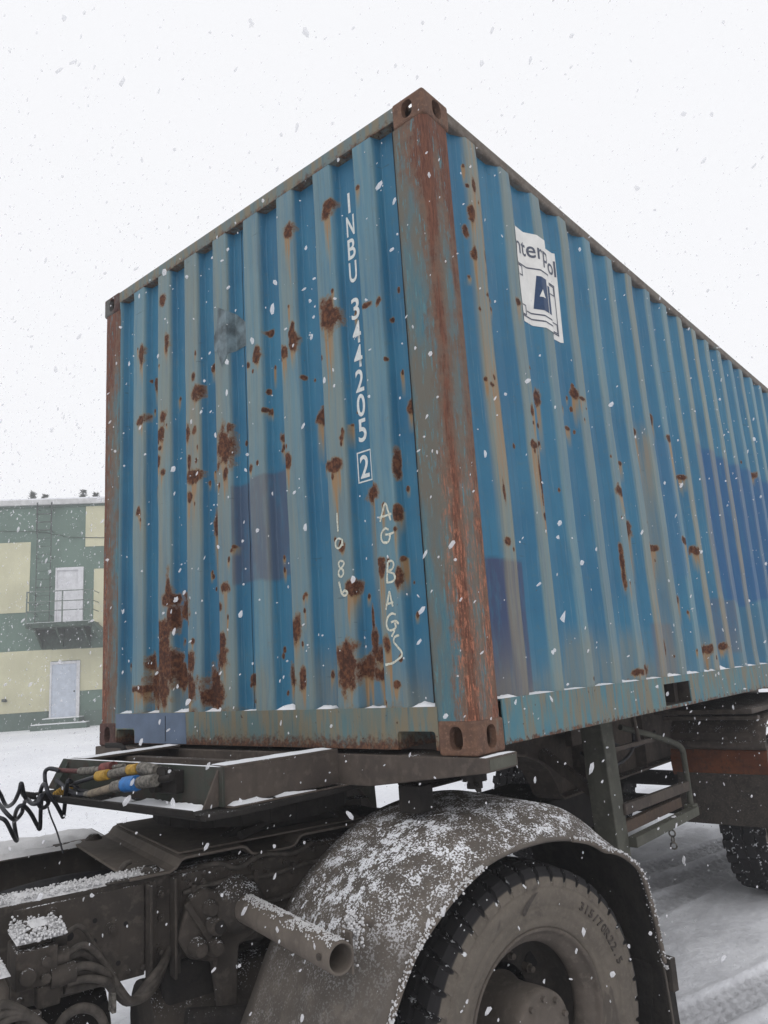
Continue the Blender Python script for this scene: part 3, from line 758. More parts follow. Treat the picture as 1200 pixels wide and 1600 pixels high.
# side sills with fork pockets
for near in (1, 0):
    ya, yb = (.000, .006) if near else (W20-.006, W20)
    rail = MB().box((.178, ya, 1.420), (1.69, yb, 1.578)).box((2.06, ya, 1.420), (4.0, yb, 1.578)).box((4.37, ya, 1.420), (5.88, yb, 1.578))
    for p0 in (1.69, 4.0):
        rail.box((p0, ya, 1.543), (p0+.37, yb, 1.578)).box((p0, ya, 1.420), (p0+.37, yb, 1.436))
    r = sub(rail.build('side_sill', M['side_sill'], box))
    yy = (.0065, .05) if near else (W20-.05, W20-.0065)
    MB().box((.178, yy[0], 1.572), (5.88, yy[1], 1.578)).box((.178, yy[0], 1.420), (5.88, yy[1], 1.425)).build('sill_flange', M['side_sill'], r)
for p0 in (1.69, 4.0):
    t = MB()
    t.box((p0-.006, .0065, 1.436), (p0, 2.43, 1.543)).box((p0+.37, .0065, 1.436), (p0+.376, 2.43, 1.543))
    t.box((p0-.006, .0065, 1.5435), (p0+.376, 2.43, 1.5445)).box((p0-.006, .0065, 1.430), (p0+.376, 2.43, 1.4355)).box((p0, .6, 1.437), (p0+.37, .606, 1.543))
    t.build('fork_pocket', M['under'], box)

# --- serial number, painted down a recess of the front panel
LY = FC[1]+.004
def glyph(ch, z_base, h, w, mat, name):
    bm = fit_bm(text_mesh(ch, 1, .016), w, h)
    # font x runs to the viewer's right = towards -y; font y runs up
    for v in bm.verts:
        y, z = LY - v.co.x, z_base + v.co.y
        v.co = Vector((float(front_x(y, z)) - .0016, y, z))
    return bm_link(bm, name, mat, front_panel)
z = 3.765
for ch in 'INBU':
    glyph(ch, z-.097, .097, .013 if ch == 'I' else .046, M['white_paint'], 'painted_letter'); z -= .1105
z -= .0 ; z = 3.264
for ch in '344205':
    glyph(ch, z-.099, .099, .046, M['white_paint'], 'painted_digit'); z -= .1085
glyph('2', 2.470, .097, .050, M['white_paint'], 'painted_digit')
fr = MB()
for a, b in (((-.040, 2.453), (-.034, 2.584)), ((.034, 2.453), (.040, 2.584)), ((-.034, 2.453), (.034, 2.459)), ((-.034, 2.578), (.034, 2.584))):
    y0, y1 = LY-b[0], LY-a[0]
    P4 = [(y0, a[1]), (y1, a[1]), (y1, b[1]), (y0, b[1])]
    vs = [(float(front_x(y, zz))-.0016, y, zz) for y, zz in P4]
    fr.add(vs, [(0, 1, 2, 3)])
fr.build('painted_frame', M['white_paint'], front_panel)
# chalk handwriting
for st in CHALK:
    p = catmull(st, 7)
    vs = []; n = len(p)
    for i in range(n):
        a = p[max(i-1, 0)]; b = p[min(i+1, n-1)]
        tx, tz = b[0]-a[0], b[1]-a[1]; L = math.hypot(tx, tz) or 1
        w = .0048*(.75+.5*abs(mnoise.noise(Vector((p[i][0]*30, p[i][1]*30, 2)))))
        for s in (-1, 1):
            y, zz = p[i][0] - tz/L*w*s, p[i][1] + tx/L*w*s
            vs.append((float(front_x(y, zz))-.0015, y, zz))
    MB().add(vs, [(2*i, 2*i+1, 2*i+3, 2*i+2) for i in range(n-1)]).build('chalk_stroke', M['chalk'], front_panel)
# weld seam of the two panel halves
vs = []
for i in range(60):
    zz = 1.575+2.34*i/59
    for yy in (1.2005, 1.2035): vs.append((float(front_x(yy, zz))-.0012, yy, zz))
MB().add(vs, [(2*i, 2*i+1, 2*i+3, 2*i+2) for i in range(59)]).build('seam', M['seam'], front_panel)
# torn grey film stuck on the front
M['film'] = mat_plain('torn_grey_film', (.095, .13, .145), .4, var=.55, sc=14, bump=.1)
bm = bmesh.new()
pts = [(1.172, 3.40), (1.25, 3.475), (1.345, 3.535), (1.352, 3.46), (1.375, 3.40), (1.43, 3.335), (1.40, 3.305), (1.36, 3.30), (1.325, 3.21), (1.26, 3.285), (1.165, 3.29), (1.15, 3.35)]
bm.faces.new([bm.verts.new((0, y, z)) for y, z in pts])
slice_bm(bm, 1, 1.16, 1.42, .006)
slice_bm(bm, 2, 3.25, 3.55, .03)
for v in bm.verts:
    v.co.x = float(front_x(v.co.y, v.co.z)) - .0025 - .003*abs(mnoise.noise(v.co*11))
bm_link(bm, 'torn_film', M['film'], front_panel)

# --- pictured sticker on the side panel
M['sticker'] = mat_plain('sticker_white', (.66, .65, .62), .45, var=.06, sc=14, bump=.02)
M['ink_grey'] = mat_plain('sticker_grey_ink', (.075, .085, .115), .5, var=.15, sc=60, bump=0)
M['ink_blue'] = mat_plain('sticker_blue_ink', (.018, .045, .105), .5, var=.15, sc=60, bump=0)
SX0, SX1, SZ0, SZ1 = .672, 1.088, 3.215, 3.70
def on_side(bm, off):
    slice_bm(bm, 0, SX0+.004, SX1, .007)
    for v in bm.verts: v.co.y = float(side_y(v.co.x, v.co.z)) - off
def flat(polys):
    bm = bmesh.new()
    for poly in polys: bm.faces.new([bm.verts.new((x, 0, z)) for x, z in poly])
    return bm
bm = flat([[(SX0, SZ0+.02), (SX0+.045, SZ0+.004), (SX1-.12, SZ0), (SX1, SZ0+.004), (SX1, SZ1), (SX0+.2, SZ1-.006), (SX0+.05, SZ1), (SX0, SZ1+.01)]])
slice_bm(bm, 2, SZ0, SZ1+.02, .03)
on_side(bm, .0022)
sticker = sub(bm_link(bm, 'sticker', M['sticker'], side_panel))
bm = fit_bm(text_mesh('Interpool', 1, .010), .40, .115)
for v in bm.verts: v.co = Vector((SX0+.212+v.co.x, 0, 3.540+v.co.y))
on_side(bm, .0034)
bm_link(bm, 'printed_word', M['ink_grey'], sticker)
def rect(x0, z0, x1, z1, t=.007):
    return [[(x0, z0), (x1, z0), (x1, z0+t), (x0, z0+t)], [(x0, z1-t), (x1, z1-t), (x1, z1), (x0, z1)],
            [(x0, z0+t), (x0+t, z0+t), (x0+t, z1-t), (x0, z1-t)], [(x1-t, z0+t), (x1, z0+t), (x1, z1-t), (x1-t, z1-t)]]
ol = []
a0, a1, b0, b1 = SX0+.004, SX1-.028, SZ0+.03, 3.515
ol += rect(a0, b0, a1, b1)
ol += rect(a0+.009, b1-.062, a0+.075, b1-.009, .006) + rect(a1-.085, b1-.062, a1-.009, b1-.009, .006)
ol += rect(a0+.009, b0+.009, a0+.075, b0+.062, .006) + rect(a1-.075, b0+.009, a1-.009, b0+.062, .006)
ol += [[(a0+.08, b0+.03), (a1-.08, b0+.03), (a1-.08, b0+.037), (a0+.08, b0+.037)]]
bm = flat(ol); on_side(bm, .0034); bm_link(bm, 'printed_outline', M['ink_grey'], sticker)
bm = flat([[(SX0+.135, 3.305), (SX0+.235, 3.305), (SX0+.235, 3.478), (SX0+.165, 3.478)], [(SX0+.242, 3.305), (SX0+.262, 3.305), (SX0+.262, 3.45), (SX0+.242, 3.45)],
           [(SX0+.262, 3.430), (SX0+.315, 3.430), (SX0+.315, 3.45), (SX0+.262, 3.45)], [(SX0+.262, 3.375), (SX0+.300, 3.375), (SX0+.300, 3.393), (SX0+.262, 3.393)]])
on_side(bm, .0034); bm_link(bm, 'printed_emblem', M['ink_blue'], sticker)
bm = flat([[(SX0+.17, 3.372), (SX0+.21, 3.372), (SX0+.19, 3.412)]])
on_side(bm, .0046); bm_link(bm, 'printed_triangle', M['sticker'], sticker)
# ------------------------------------------------------------------ truck and trailer materials
M['mud'] = mat_grime('grey_road_mud', (.125, .105, .088), (.095, .080, .068), (.15, .128, .108), 6, dust=.0)
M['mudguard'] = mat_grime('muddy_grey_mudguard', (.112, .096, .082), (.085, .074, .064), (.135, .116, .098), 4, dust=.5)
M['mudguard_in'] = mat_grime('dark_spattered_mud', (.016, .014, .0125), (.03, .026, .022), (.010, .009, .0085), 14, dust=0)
M['frame'] = mat_grime('muddy_chassis', (.052, .043, .036), (.033, .028, .024), (.078, .065, .055), 6, dust=.35)
M['frame_dark'] = mat_grime('greasy_dark_steel', (.013, .011, .010), (.02, .017, .015), (.008, .0075, .007), 9, dust=.08)
M['brown'] = mat_grime('brown_trailer_steel', (.080, .064, .053), (.056, .045, .039), (.105, .086, .07), 5, dust=.15)
M['green_plate'] = mat_grime('dark_green_trailer_paint', (.040, .050, .040), (.055, .046, .040), (.05, .028, .022), 4, dust=.1)
M['olive'] = mat_grime('olive_grey_steel', (.088, .088, .070), (.065, .065, .053), (.105, .102, .083), 5, dust=.1)
M['orange_rust'] = mat_grime('orange_rust_sheet', (.085, .028, .013), (.13, .042, .016), (.05, .024, .016), 7, dust=.0)
M['rusty_brown'] = mat_grime('rusty_brown_bar', (.085, .058, .042), (.06, .042, .033), (.11, .07, .045), 6, dust=.1)
M['speckle'] = mat_grime('speckled_dark_flap', (.050, .042, .035), (.034, .029, .025), (.085, .07, .056), 22, dust=.2, streak=False)
M['black'] = mat_plain('black_rubber', (.022, .022, .024), .55, var=.3, sc=30)
M['cable'] = mat_plain('muddy_cable_sleeve', (.058, .050, .043), .8, var=.35, sc=40)
M['hose_black'] = mat_plain('black_coiled_hose', (.020, .021, .026), .45, var=.25, sc=60)
M['red'] = mat_plain('dirty_red_plastic', (.13, .034, .030), .7, var=.5, sc=45)
M['dull_red'] = mat_plain('dirty_dark_red_sleeve', (.085, .028, .026), .7, var=.4, sc=60)
M['yellow'] = mat_plain('yellow_plastic', (.36, .215, .035), .65, var=.35, sc=45)
M['tape_blue'] = mat_plain('blue_tape', (.02, .125, .34), .5, var=.25, sc=45)
M['alloy'] = mat_plain('dirty_alloy_fitting', (.125, .115, .10), .7, .1, var=.6, sc=70)
M['tan_hose'] = mat_plain('tan_hose_sleeve', (.17, .14, .105), .8, var=.35, sc=50)

def mat_snow(name, c=(.80, .81, .84), sc=60, b=.4):
    g = G(name)
    n = g.noise(g.pos(), sc, 5, .65); k = g.noise(g.pos(), sc*.08, 3, .5)
    col = g.mix(g.step(k, .35, .65), tuple(x*.93 for x in c), c)
    g.bump(n, b, .006)
    g.b.inputs['Subsurface Weight'].default_value = 0
    return g.done(col, .9, 0, .2)
M['snow'] = mat_snow('clean_snow')
M['snow_grey'] = mat_snow('greyish_snow', (.60, .595, .60), 45, .6)

def mat_tyre():
    g = G('tyre_rubber')
    p = g.obj()
    mud = g.attr('mud'); gr = g.attr('groove')
    n = g.noise(p, 9, 5, .6); f = g.noise(p, 60, 4, .65)
    dirt = g.mix(g.step(n, .35, .65), (.125, .107, .088), (.098, .084, .070))
    dirt = g.mix(g.m('MULTIPLY', g.step(f, .45, .7), .5), dirt, (.15, .13, .107))
    col = g.mix(g.step(g.m('ADD', mud, g.m('MULTIPLY', g.m('SUBTRACT', n, .5), .5)), .3, .6), (.016, .015, .016), dirt)
    rub = g.noise(p, 5.5, 4, .65, .6)
    col = g.mix(g.m('MULTIPLY', g.step(rub, .60, .66), g.m('MULTIPLY', mud, .6)), col, (.055, .047, .042))
    sn = g.step(g.noise(p, 38, 3, .6), .60, .64)
    col = g.mix(g.m('MULTIPLY', gr, sn), col, (.68, .69, .71))
    g.bump(f, .25, .003)
    return g.done(col, .85, 0, .25)
M['tyre'] = mat_tyre()
M['wheel_dish_shade'] = mat_grime('grimy_shaded_wheel_disc', (.032, .027, .023), (.022, .019, .017), (.045, .038, .032), 8, dust=0, local=True, streak=False)  # disc grime deepened with the shadow of the deep wheel dish
M['wheel_steel'] = mat_grime('muddy_wheel_steel', (.10, .083, .070), (.075, .063, .053), (.125, .105, .088), 8, dust=0, local=True, streak=False)

# ------------------------------------------------------------------ wheels (local: centre at origin, axis +y pointing inwards, outer face at y = 0)
def tyre_mesh(R=.505, W=.31, blocks=44, seg=528, chunky=False):
    k = R/.505
    half = [(.300, .045), (.303, .034), (.312, .026), (.330, .016), (.334, .0185), (.345, .0115), (.372, .004), (.376, .0065), (.381, .003), (.405, .000), (.432, .0005), (.436, .004), (.441, .001), (.458, .005), (.474, .012), (.484, .020), (.490, .027)]
    n_t = 34
    ed = .034
    if chunky:
        ed = .010
        half = [(r, y+.034) if r < .455 else (r, .034-(r-.455)*.62) for r, y in half]
    tread = [(.497 + .008*math.sin(math.pi*t), ed + (W-2*ed)*t) for t in np.linspace(0, 1, n_t)]
    prof = half + tread + [(r, W-y) for r, y in half[::-1]]
    r = np.array([p[0] for p in prof])*k; y = np.array([p[1] for p in prof])
    is_t = np.zeros(len(prof)); q_ = 6 if chunky else 4; is_t[len(half)-q_:len(half)+n_t+q_] = 1
    a = np.linspace(0, 2*math.pi, seg+1)
    A, Rr = np.meshgrid(a, r, indexing='ij'); Yy = np.repeat(y[None], seg+1, 0); T_ = np.repeat(is_t[None], seg+1, 0)
    u = (Yy-ed)/(W-2*ed)
    ph = (A/(2*math.pi)*blocks + np.where(u < .5, .0, .5) + .9*np.abs(u-.5)) % 1
    lug = (np.abs(ph-.5) < (.21 if chunky else .11)) & ((u < .26) | (u > .74))
    zig = .012*np.sign(np.sin(A*blocks))
    g1 = (np.abs(u-.27-zig) < .022) | (np.abs(u-.5+zig) < .022) | (np.abs(u-.73-zig) < .022)
    fine = (np.abs(((A/(2*math.pi)*blocks + .4*u) % 1)-.5) < .035) & (u > .26) & (u < .74)
    gv = ((lug | g1 | fine) & (T_ > 0)).astype(float)
    dep = np.where(lug, .030 if chunky else .015, .013)
    Rr = Rr - gv*dep*(T_)
    mud = np.clip((.478*k - np.repeat((r)[None], seg+1, 0))/.02, 0, 1)*(1-T_*.0)
    mud = np.where((Yy > W*.6), .3*mud, mud)
    X = Rr*np.sin(A); Z = Rr*np.cos(A)
    me = grid_mesh('tyre', X, Yy, Z, M['tyre'], dict(mud=mud, groove=gv), smooth=False, flip=False)
    sm = np.repeat((1-np.maximum(T_[:-1,:-1], T_[1:,1:])).ravel() > .5, 1)
    me.polygons.foreach_set('use_smooth', sm)
    return me

def rim_mesh():
    m = MB()
    prof = [(.292, .060), (.300, .046), (.307, .034), (.304, .026), (.297, .026), (.290, .034), (.287, .044), (.278, .052), (.266, .060), (.256, .072), (.250, .086), (.247, .104), (.249, .116), (.254, .122)]
    m.lathe(prof, (0,0,0), (0,1,0), 72)
    return m.build('rim', M['wheel_steel'])

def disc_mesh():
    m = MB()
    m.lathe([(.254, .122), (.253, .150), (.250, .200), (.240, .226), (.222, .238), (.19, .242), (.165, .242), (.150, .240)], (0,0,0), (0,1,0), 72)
    return m.build('wheel_disc', M['wheel_dish_shade'])

def hub_mesh():
    m = MB()
    m.lathe([(.125, .241), (.112, .20), (.112, .150), (.116, .110), (.119, .080), (.121, .040), (.119, .022), (.112, .014), (.080, .012), (.074, .008), (.036, .007), (0.0001, .007)], (0,0,0), (0,1,0), 48)
    for k in range(10):
        a = 2*math.pi*k/10
        c = Vector((.097*math.sin(a), .014, .097*math.cos(a)))
        m.cyl(c, c+Vector((0,-.014,0)), .010, 6)
    return m.build('hub', M['wheel_steel'])

def nut_parts(w):
    """wheel nuts and the dark hand holes of the wheel disc, each a part sharing one mesh"""
    m = MB().cyl((0, .242, 0), (0, .214, 0), .017, 6).cyl((0, .214, 0), (0, .196, 0), .011, 8)
    n0 = m.build('wheel_nut', M['wheel_steel'], w)
    h0 = MB().tube([(0, .243, 0), (0, .235, 0)], [.034, .030], 18).build('hand_hole', M['dark'], w)
    for src, n, r, off in ((n0, 10, .175, .5), (h0, 8, .2125, .25)):
        for k in range(n):
            a = 2*math.pi*(k+off)/n
            o = src if k == 0 else src.copy()
            if k: COL.objects.link(o); o.parent = w
            o.location = (r*math.sin(a), 0, r*math.cos(a))

# ------------------------------------------------------------------ tractor truck (its own frame: x rearwards, y away from the camera, turned 15 degrees to the trailer)
TR = thing('tractor_truck', 'mud-grey truck tractor with snow-dusted rear mudguard, carrying the front of the trailer', 'truck', (.211, -.017, 0), math.radians(-15), world_space=False)
TRM = base_matrix(TR)

# rails
RT, RB = 1.045, .755
def rail(y_out, sgn):
    """C-section rail, web on the outside, flanges inwards"""
    m = MB()
    y2 = y_out + sgn*.008; yi = y_out + sgn*.095
    a, b = sorted((y_out, y2)); m.box((-2.2, a, RB), (.38, b, RT))
    a, b = sorted((y2, yi)); m.box((-2.2, a, RT-.008), (.38, b, RT)); m.box((-2.2, a, RB), (.38, b, RB+.008))
    return m.build('chassis_rail', M['frame'], TR, bevel=.004)
near_rail = rail(.800, 1); far_rail = rail(1.66, -1)
for x in (-2.0, -.45, .26):
    MB().box((x, .81, .80), (x+.09, 1.65, 1.0)).build('cross_member', M['frame_dark'], TR, bevel=.006)
# dark equipment between the rails
m = MB()
for k in range(6):
    y = .95+.11*k
    m.tube(catmull([(-2.3, y, .93+.02*math.sin(k*2)), (-1.7, y+.03*math.sin(k), .90), (-1.2, y-.02, .94), (-.7, y, .9), (-.1, y, .92)], 6), .016+.004*(k % 3), 8)
m.build('pipe_bundle', M['black'], TR)
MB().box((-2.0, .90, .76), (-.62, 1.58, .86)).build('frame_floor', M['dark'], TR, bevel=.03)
MB().box((-2.4, 1.668, .98), (-.95, 1.99, 1.045)).build('side_platform', M['frame'], TR, bevel=.006)
# bolted-on plate and flanges outside of the near rail
m = MB().box((-1.478, .788, .742), (-1.062, .7985, 1.030))
plate = m.build('rail_plate', M['frame'], TR, bevel=.003)
for x, z, r in ((-1.227, .948, .008), (-1.126, .916, .008), (-1.228, .886, .008), (-1.307, .918, .014), (-1.15, .80, .008), (-1.40, .985, .007)):
    MB().cyl((x, .7885, z), (x, .7870, z), r, 14).build('bolt_hole', M['dark'], plate)
def bolt(x, y, z, r=.013, parent=None, h=.016):
    m = MB().cyl((x, y, z), (x, y-.004, z), r*1.7, 14).cyl((x, y-.004, z), (x, y-h, z), r, 6).cyl((x, y-h, z), (x, y-h-.01, z), r*.55, 8)
    return m.build('bolt', M['frame'], parent or TR)
bolt(-1.173, .788, .913, .013, plate); bolt(-1.42, .788, .86, .012, plate); bolt(-1.36, .788, 1.0, .010, plate)
# the two upright angle strips
m = MB().prism([(-1.060, .735), (-1.060, .785), (-1.052, .7985), (-1.020, .7985), (-1.020, .790), (-1.045, .790), (-1.050, .735)], 2, .685, 1.030)
m.build('angle_strip', M['frame'], TR, bevel=.002)
m = MB().prism([(-.972, .740), (-.972, .7985), (-.935, .7985), (-.935, .790), (-.963, .790), (-.963, .740)], 2, .715, 1.036)
m.build('angle_strip', M['frame'], TR, bevel=.002)
for x, z in ((-1.005, .985), (-1.005, .907), (-1.010, .802), (-.904, 1.000), (-.850, .994), (-.80, 1.01), (-.74, 1.005), (-.70, .965), (-.66, 1.01), (-.60, .985), (-.52, 1.0), (-.45, .99)):
    bolt(x, .7985, z, .013)
# second inner reinforcing plate behind, running back under the mounting plate
MB().box((-.935, .7905, .80), (.37, .7985, 1.035)).build('rail_plate', M['frame'], TR, bevel=.003)
# suspension hanger bracket with its leg
poly = [(-.965, .835), (-.915, .96), (-.86, .985), (-.80, .955), (-.70, .965), (-.635, .90), (-.66, .80), (-.735, .765), (-.745, .50), (-.80, .50), (-.835, .735), (-.92, .765)]
hang = MB().prism(poly, 1, .745, .790).build('hanger_bracket', M['frame'], TR, bevel=.012, seg=3)
for (x, z, r, l) in ((-.825, .858, .036, .05), (-.895, .800, .030, .055), (-.835, .790, .030, .055), (-.845, .915, .026, .04)):
    MB().tube([(x, .75, z), (x, .745-l*.6, z), (x, .745-l, z)], [r*1.1, r, r*.72], 18).build('boss', M['frame'], hang)
MB().tube([(-.825, .7420, .858), (-.825, .690, .858)], [.020, .022], 16).build('bolt', M['frame_dark'], hang)
m = MB().bar((-.93, .742, .95), (-.84, .735, .80), .022, .016, (0, 1, 0)).bar((-.80, .742, .94), (-.86, .735, .80), .022, .016, (0, 1, 0))
m.build('rib', M['frame'], hang, bevel=.005)
# knuckle from which the mudguard tube comes out
MB().tube([(-.74, .80, .905), (-.74, .70, .905), (-.74, .655, .908)], [.095, .088, .052], 20).build('tube_knuckle', M['frame'], TR)
tb = MB()
n = 24
prof = [(.046, 0), (.046, .68), (.040, .68), (.040, .42)]
tb.lathe([(.046, .0), (.046, .675), (.043, .680), (.039, .680), (.037, .674), (.037, .30)], (-.742, .685, .908), (0, -1, 0), 28)
tube_ = tb.build('mudguard_tube', M['mud'], TR, label='open-ended round steel tube carrying the mudguard')
MB().cyl((-.742, .37, .908), (-.742, .368, .908), .0365, 20).build('tube_inside', M['dark'], tube_)
MB().tube([(-.790, .045, .915), (-.796, .045, .915)], [.010, .010], 8).build('bolt', M['frame'], tube_)
m = MB().box((-.700, .02, .85), (-.690, .075, .965)).tube([(-.692, .05, .94), (-.66, .05, .965), (-.62, .055, .975), (-.60, .06, .955)], .012, 8)
m.build('tube_clamp', M['mud'], tube_, bevel=.004)
# axle, brake drum shapes and lower dark parts
MB().tube([(0, .30, .505), (0, 2.13, .505)], .075, 20).build('axle', M['frame_dark'], TR)
MB().tube([(-.62, .92, .50), (-.62, 1.02, .46), (.1, 1.02, .40)], .05, 12).build('spring_arm', M['frame_dark'], TR)
MB().tube([(-1.02, .95, .52), (-.50, .95, .52)], [.15, .15], 24).build('air_tank', M['frame'], TR)
MB().tube([(-2.3, 1.15, .47), (-1.12, 1.15, .47)], [.19, .19], 24).build('air_tank', M['frame_dark'], TR)
MB().box((-.98, .83, .40), (-.78, .98, .74)).build('spring_block', M['frame_dark'], TR, bevel=.02)
MB().tube([(-.95, .70, .60), (-.72, .66, .56), (-.60, .64, .53)], .035, 12).build('spring_arm', M['frame_dark'], TR)

# pressed mounting plate over the rails
path = [(-1.115, 1.056), (-.975, 1.056), (-.955, 1.064), (-.935, 1.088), (-.915, 1.094), (-.70, 1.094), (-.68, 1.088), (-.655, 1.062), (-.635, 1.057), (-.50, 1.057), (-.48, 1.062), (-.455, 1.088), (-.435, 1.094),
        (-.20, 1.094), (-.18, 1.088), (-.155, 1.062), (-.135, 1.057), (.02, 1.057)]
mp = MB().strip(path, 'y', .010, .782, 1.678).build('mounting_plate', M['mud'], TR, bevel=.003)
MB().strip([(-.93, 1.104), (-.14, 1.104)], 'y', .008, .82, 1.64).build('mounting_plate', M['mud'], TR, bevel=.003)
for x, y in ((-1.03, .83), (-1.03, 1.63)):
    MB().tube([(x, y, 1.056), (x, y, 1.062), (x, y, 1.075)], [.036, .034, .020], 14).build('bolt', M['frame'], mp)
for y in (.786, 1.60): MB().box((-1.19, y, 1.047), (-1.10, y+.074, 1.055)).build('plate_tab', M['frame'], mp, bevel=.003)
MB().tube(catmull([(-1.115, .90, .93), (-1.125, .905, 1.02), (-1.10, .91, 1.075), (-1.075, .915, 1.085)], 6), .011, 10).build('cable', M['cable'], TR)
# fifth wheel
FWX, FWY = -.46, 1.219
out = []
for k in range(40):
    a = 2*math.pi*k/40
    out.append((FWX + .44*math.cos(a), FWY + .45*math.sin(a)))
fw = MB().prism(out, 2, 1.232, 1.262).build('fifth_wheel', M['frame_dark'], TR, bevel=.006)
fr_ = MB()
for k in range(24):
    a = 2*math.pi*k/24; b_ = 2*math.pi*(k+1)/24
    fr_.bar((FWX+.41*math.cos(a), FWY+.42*math.sin(a), 1.19), (FWX+.41*math.cos(b_), FWY+.42*math.sin(b_), 1.19), .014, .085)
for y in (FWY-.2, FWY, FWY+.2): fr_.box((FWX-.36, y-.01, 1.14), (FWX+.36, y+.01, 1.232))
fr_.build('fifth_wheel_rib', M['frame_dark'], fw)
for y in (.90, 1.50):
    MB().prism([(FWX-.26, 1.105), (FWX+.26, 1.105), (FWX+.10, 1.20), (FWX-.10, 1.20)], 1, y, y+.06).build('pedestal', M['frame_dark'], fw, bevel=.008)
MB().tube(catmull([(-.70, .80, 1.125), (-.52, .84, 1.155), (-.30, .86, 1.16)], 5), .016, 10).build('release_handle', M['frame_dark'], fw)
MB().box((-.75, 1.52, 1.105), (-.58, 1.78, 1.20)).build('lubricator', M['frame_dark'], TR, bevel=.015)

# mudguard over the twin wheels
def guard(y_in, sgn, name='mudguard'):
    crown = [(-.93, .36), (-.85, .49), (-.764, .643), (-.69, .785), (-.608, .912), (-.526, .995), (-.41, 1.078), (-.295, 1.138), (-.20, 1.168), (-.109, 1.186), (0, 1.196), (.12, 1.195), (.24, 1.178), (.36, 1.142), (.46, 1.082), (.54, 1.0), (.60, .90), (.64, .76), (.665, .60), (.68, .44), (.69, .26)]
    P = catmull([(x, z, 0) for x, z in crown], 5)
    cross = [(0, 0), (.06, -.0), (.28, -.002), (.42, -.004), (.445, -.008), (.47, -.016), (.53, -.050), (.588, -.085), (.610, -.10), (.616, -.112), (.606, -.120)]
    X, Y, Z = [], [], []
    for i, (x, z, _) in enumerate(P):
        a = P[max(i-1,0)]; b = P[min(i+1,len(P)-1)]
        tx, tz = b[0]-a[0], b[1]-a[1]; L = math.hypot(tx, tz); nx, nz = -tz/L, tx/L
        back = min(1, max(0, (x-.45)/.15))            # towards the rear the outer bevel fades out
        k = 1 - .72*back
        X.append([x + nx*c[1]*k for c in cross]); Z.append([z + nz*c[1]*k for c in cross]); Y.append([y_in - sgn*c[0] for c in cross])
    return np.array(X), np.array(Y), np.array(Z), P
GX, GY, GZ, GP = guard(.600, 1)
me = grid_mesh('mudguard', GX, GY, GZ, M['mudguard'], flip=False)
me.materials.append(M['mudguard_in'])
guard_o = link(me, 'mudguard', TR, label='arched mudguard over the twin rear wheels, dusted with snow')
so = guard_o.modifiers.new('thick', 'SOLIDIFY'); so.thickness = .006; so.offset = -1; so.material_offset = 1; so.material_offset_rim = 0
X2, Y2, Z2, _ = guard(1.86, -1)
me = grid_mesh('mudguard', X2, Y2, Z2, M['mudguard'], flip=True)
o = link(me, 'mudguard', TR)
s2 = o.modifiers.new('thick', 'SOLIDIFY'); s2.thickness = .006
# rolled lips
k1 = [i for i, p in enumerate(GP) if p[0] < -.24]
k2 = [i for i, p in enumerate(GP) if p[0] > .22 and p[1] > .54]
for idx in (k1, k2):
    pts = [(GX[i,-2], GY[i,-2]-.002, GZ[i,-2]) for i in idx]
    MB().tube(pts, .009, 8).build('mudguard_lip', M['mud'], guard_o)
m = MB().prism([(.648, .54), (.685, .545), (.70, .50), (.72, .10), (.70, .10)], 1, .0, .58)
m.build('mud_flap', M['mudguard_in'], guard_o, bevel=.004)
MB().box((.655, -.03, .46), (.688, .03, .575)).build('flap_bracket', M['frame'], guard_o, bevel=.004)
MB().bar((-.800, .56, .560), (-.785, .06, .545), .014, .05).build('mudguard_stay', M['mud'], guard_o, bevel=.003)
# inner lining: ribs under the arch
# wheels
def wheel(parent_root, loc, inner=False, first=[None]):
    w = bpy.data.objects.new('wheel', None); COL.objects.link(w); w.parent = parent_root
    return w
tm = tyre_mesh()
def add_wheel(flip, y, src=[None]):
    w = bpy.data.objects.new('wheel', None); COL.objects.link(w); w.parent = TR
    w.location = (.028, y, .500)
    if flip: w.rotation_euler = (0, 0, math.pi)
    if src[0] is None:
        t = link(tm, 'tyre', w); t.rotation_euler = (0, .35, 0)
        r_ = rim_mesh(); r_.parent = w
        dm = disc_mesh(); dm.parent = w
        h = hub_mesh(); h.parent = w
        nut_parts(w)
        src[0] = (t, r_, dm, h)
    else:
        for q in src[0]:
            c_ = q.copy(); COL.objects.link(c_); c_.parent = w
            c_.rotation_euler = (0, random.random()*6, 0)
    return w
w_near = add_wheel(False, 0)
w2 = bpy.data.objects.new('wheel', None); COL.objects.link(w2); w2.parent = TR; w2.location = (0, .325, .505)
t = link(tm, 'tyre', w2)
w3 = add_wheel(True, 2.46)
# raised size lettering and wordmark shapes on the near sidewall
SIDE_LET = mat_plain('rubber_lettering', (.052, .044, .038), .8, var=.3, sc=60)
def arc_text(txt, r, ang0, h, step, mat=SIDE_LET, depth=.004, y=-.0006, width=None):
    a = ang0
    for ch in txt:
        if ch != ' ':
            bm = fit_bm(text_mesh(ch, 1, .015, extrude=.02), None, h*.18 if ch == '.' else h)
            for v in bm.verts:
                aa = a + v.co.x/r; rr = r + v.co.y
                v.co = Vector((rr*math.sin(aa), y - (.0022 if v.co.z > 0 else -.002), rr*math.cos(aa)))
            bm_link(bm, 'raised_letter', mat, w_near)
        a += step
arc_text('315/70R22.5', .388, math.radians(33), .030, math.radians(3.9))
M['mud_let'] = mat_plain('muddy_rubber_lettering', (.125, .106, .088), .85, var=.25, sc=50)
pts = []
for k in range(14):
    t_ = k/13
    pts.append((.372+.055*t_, math.radians(-9+10*t_**1.6)))
vs = []
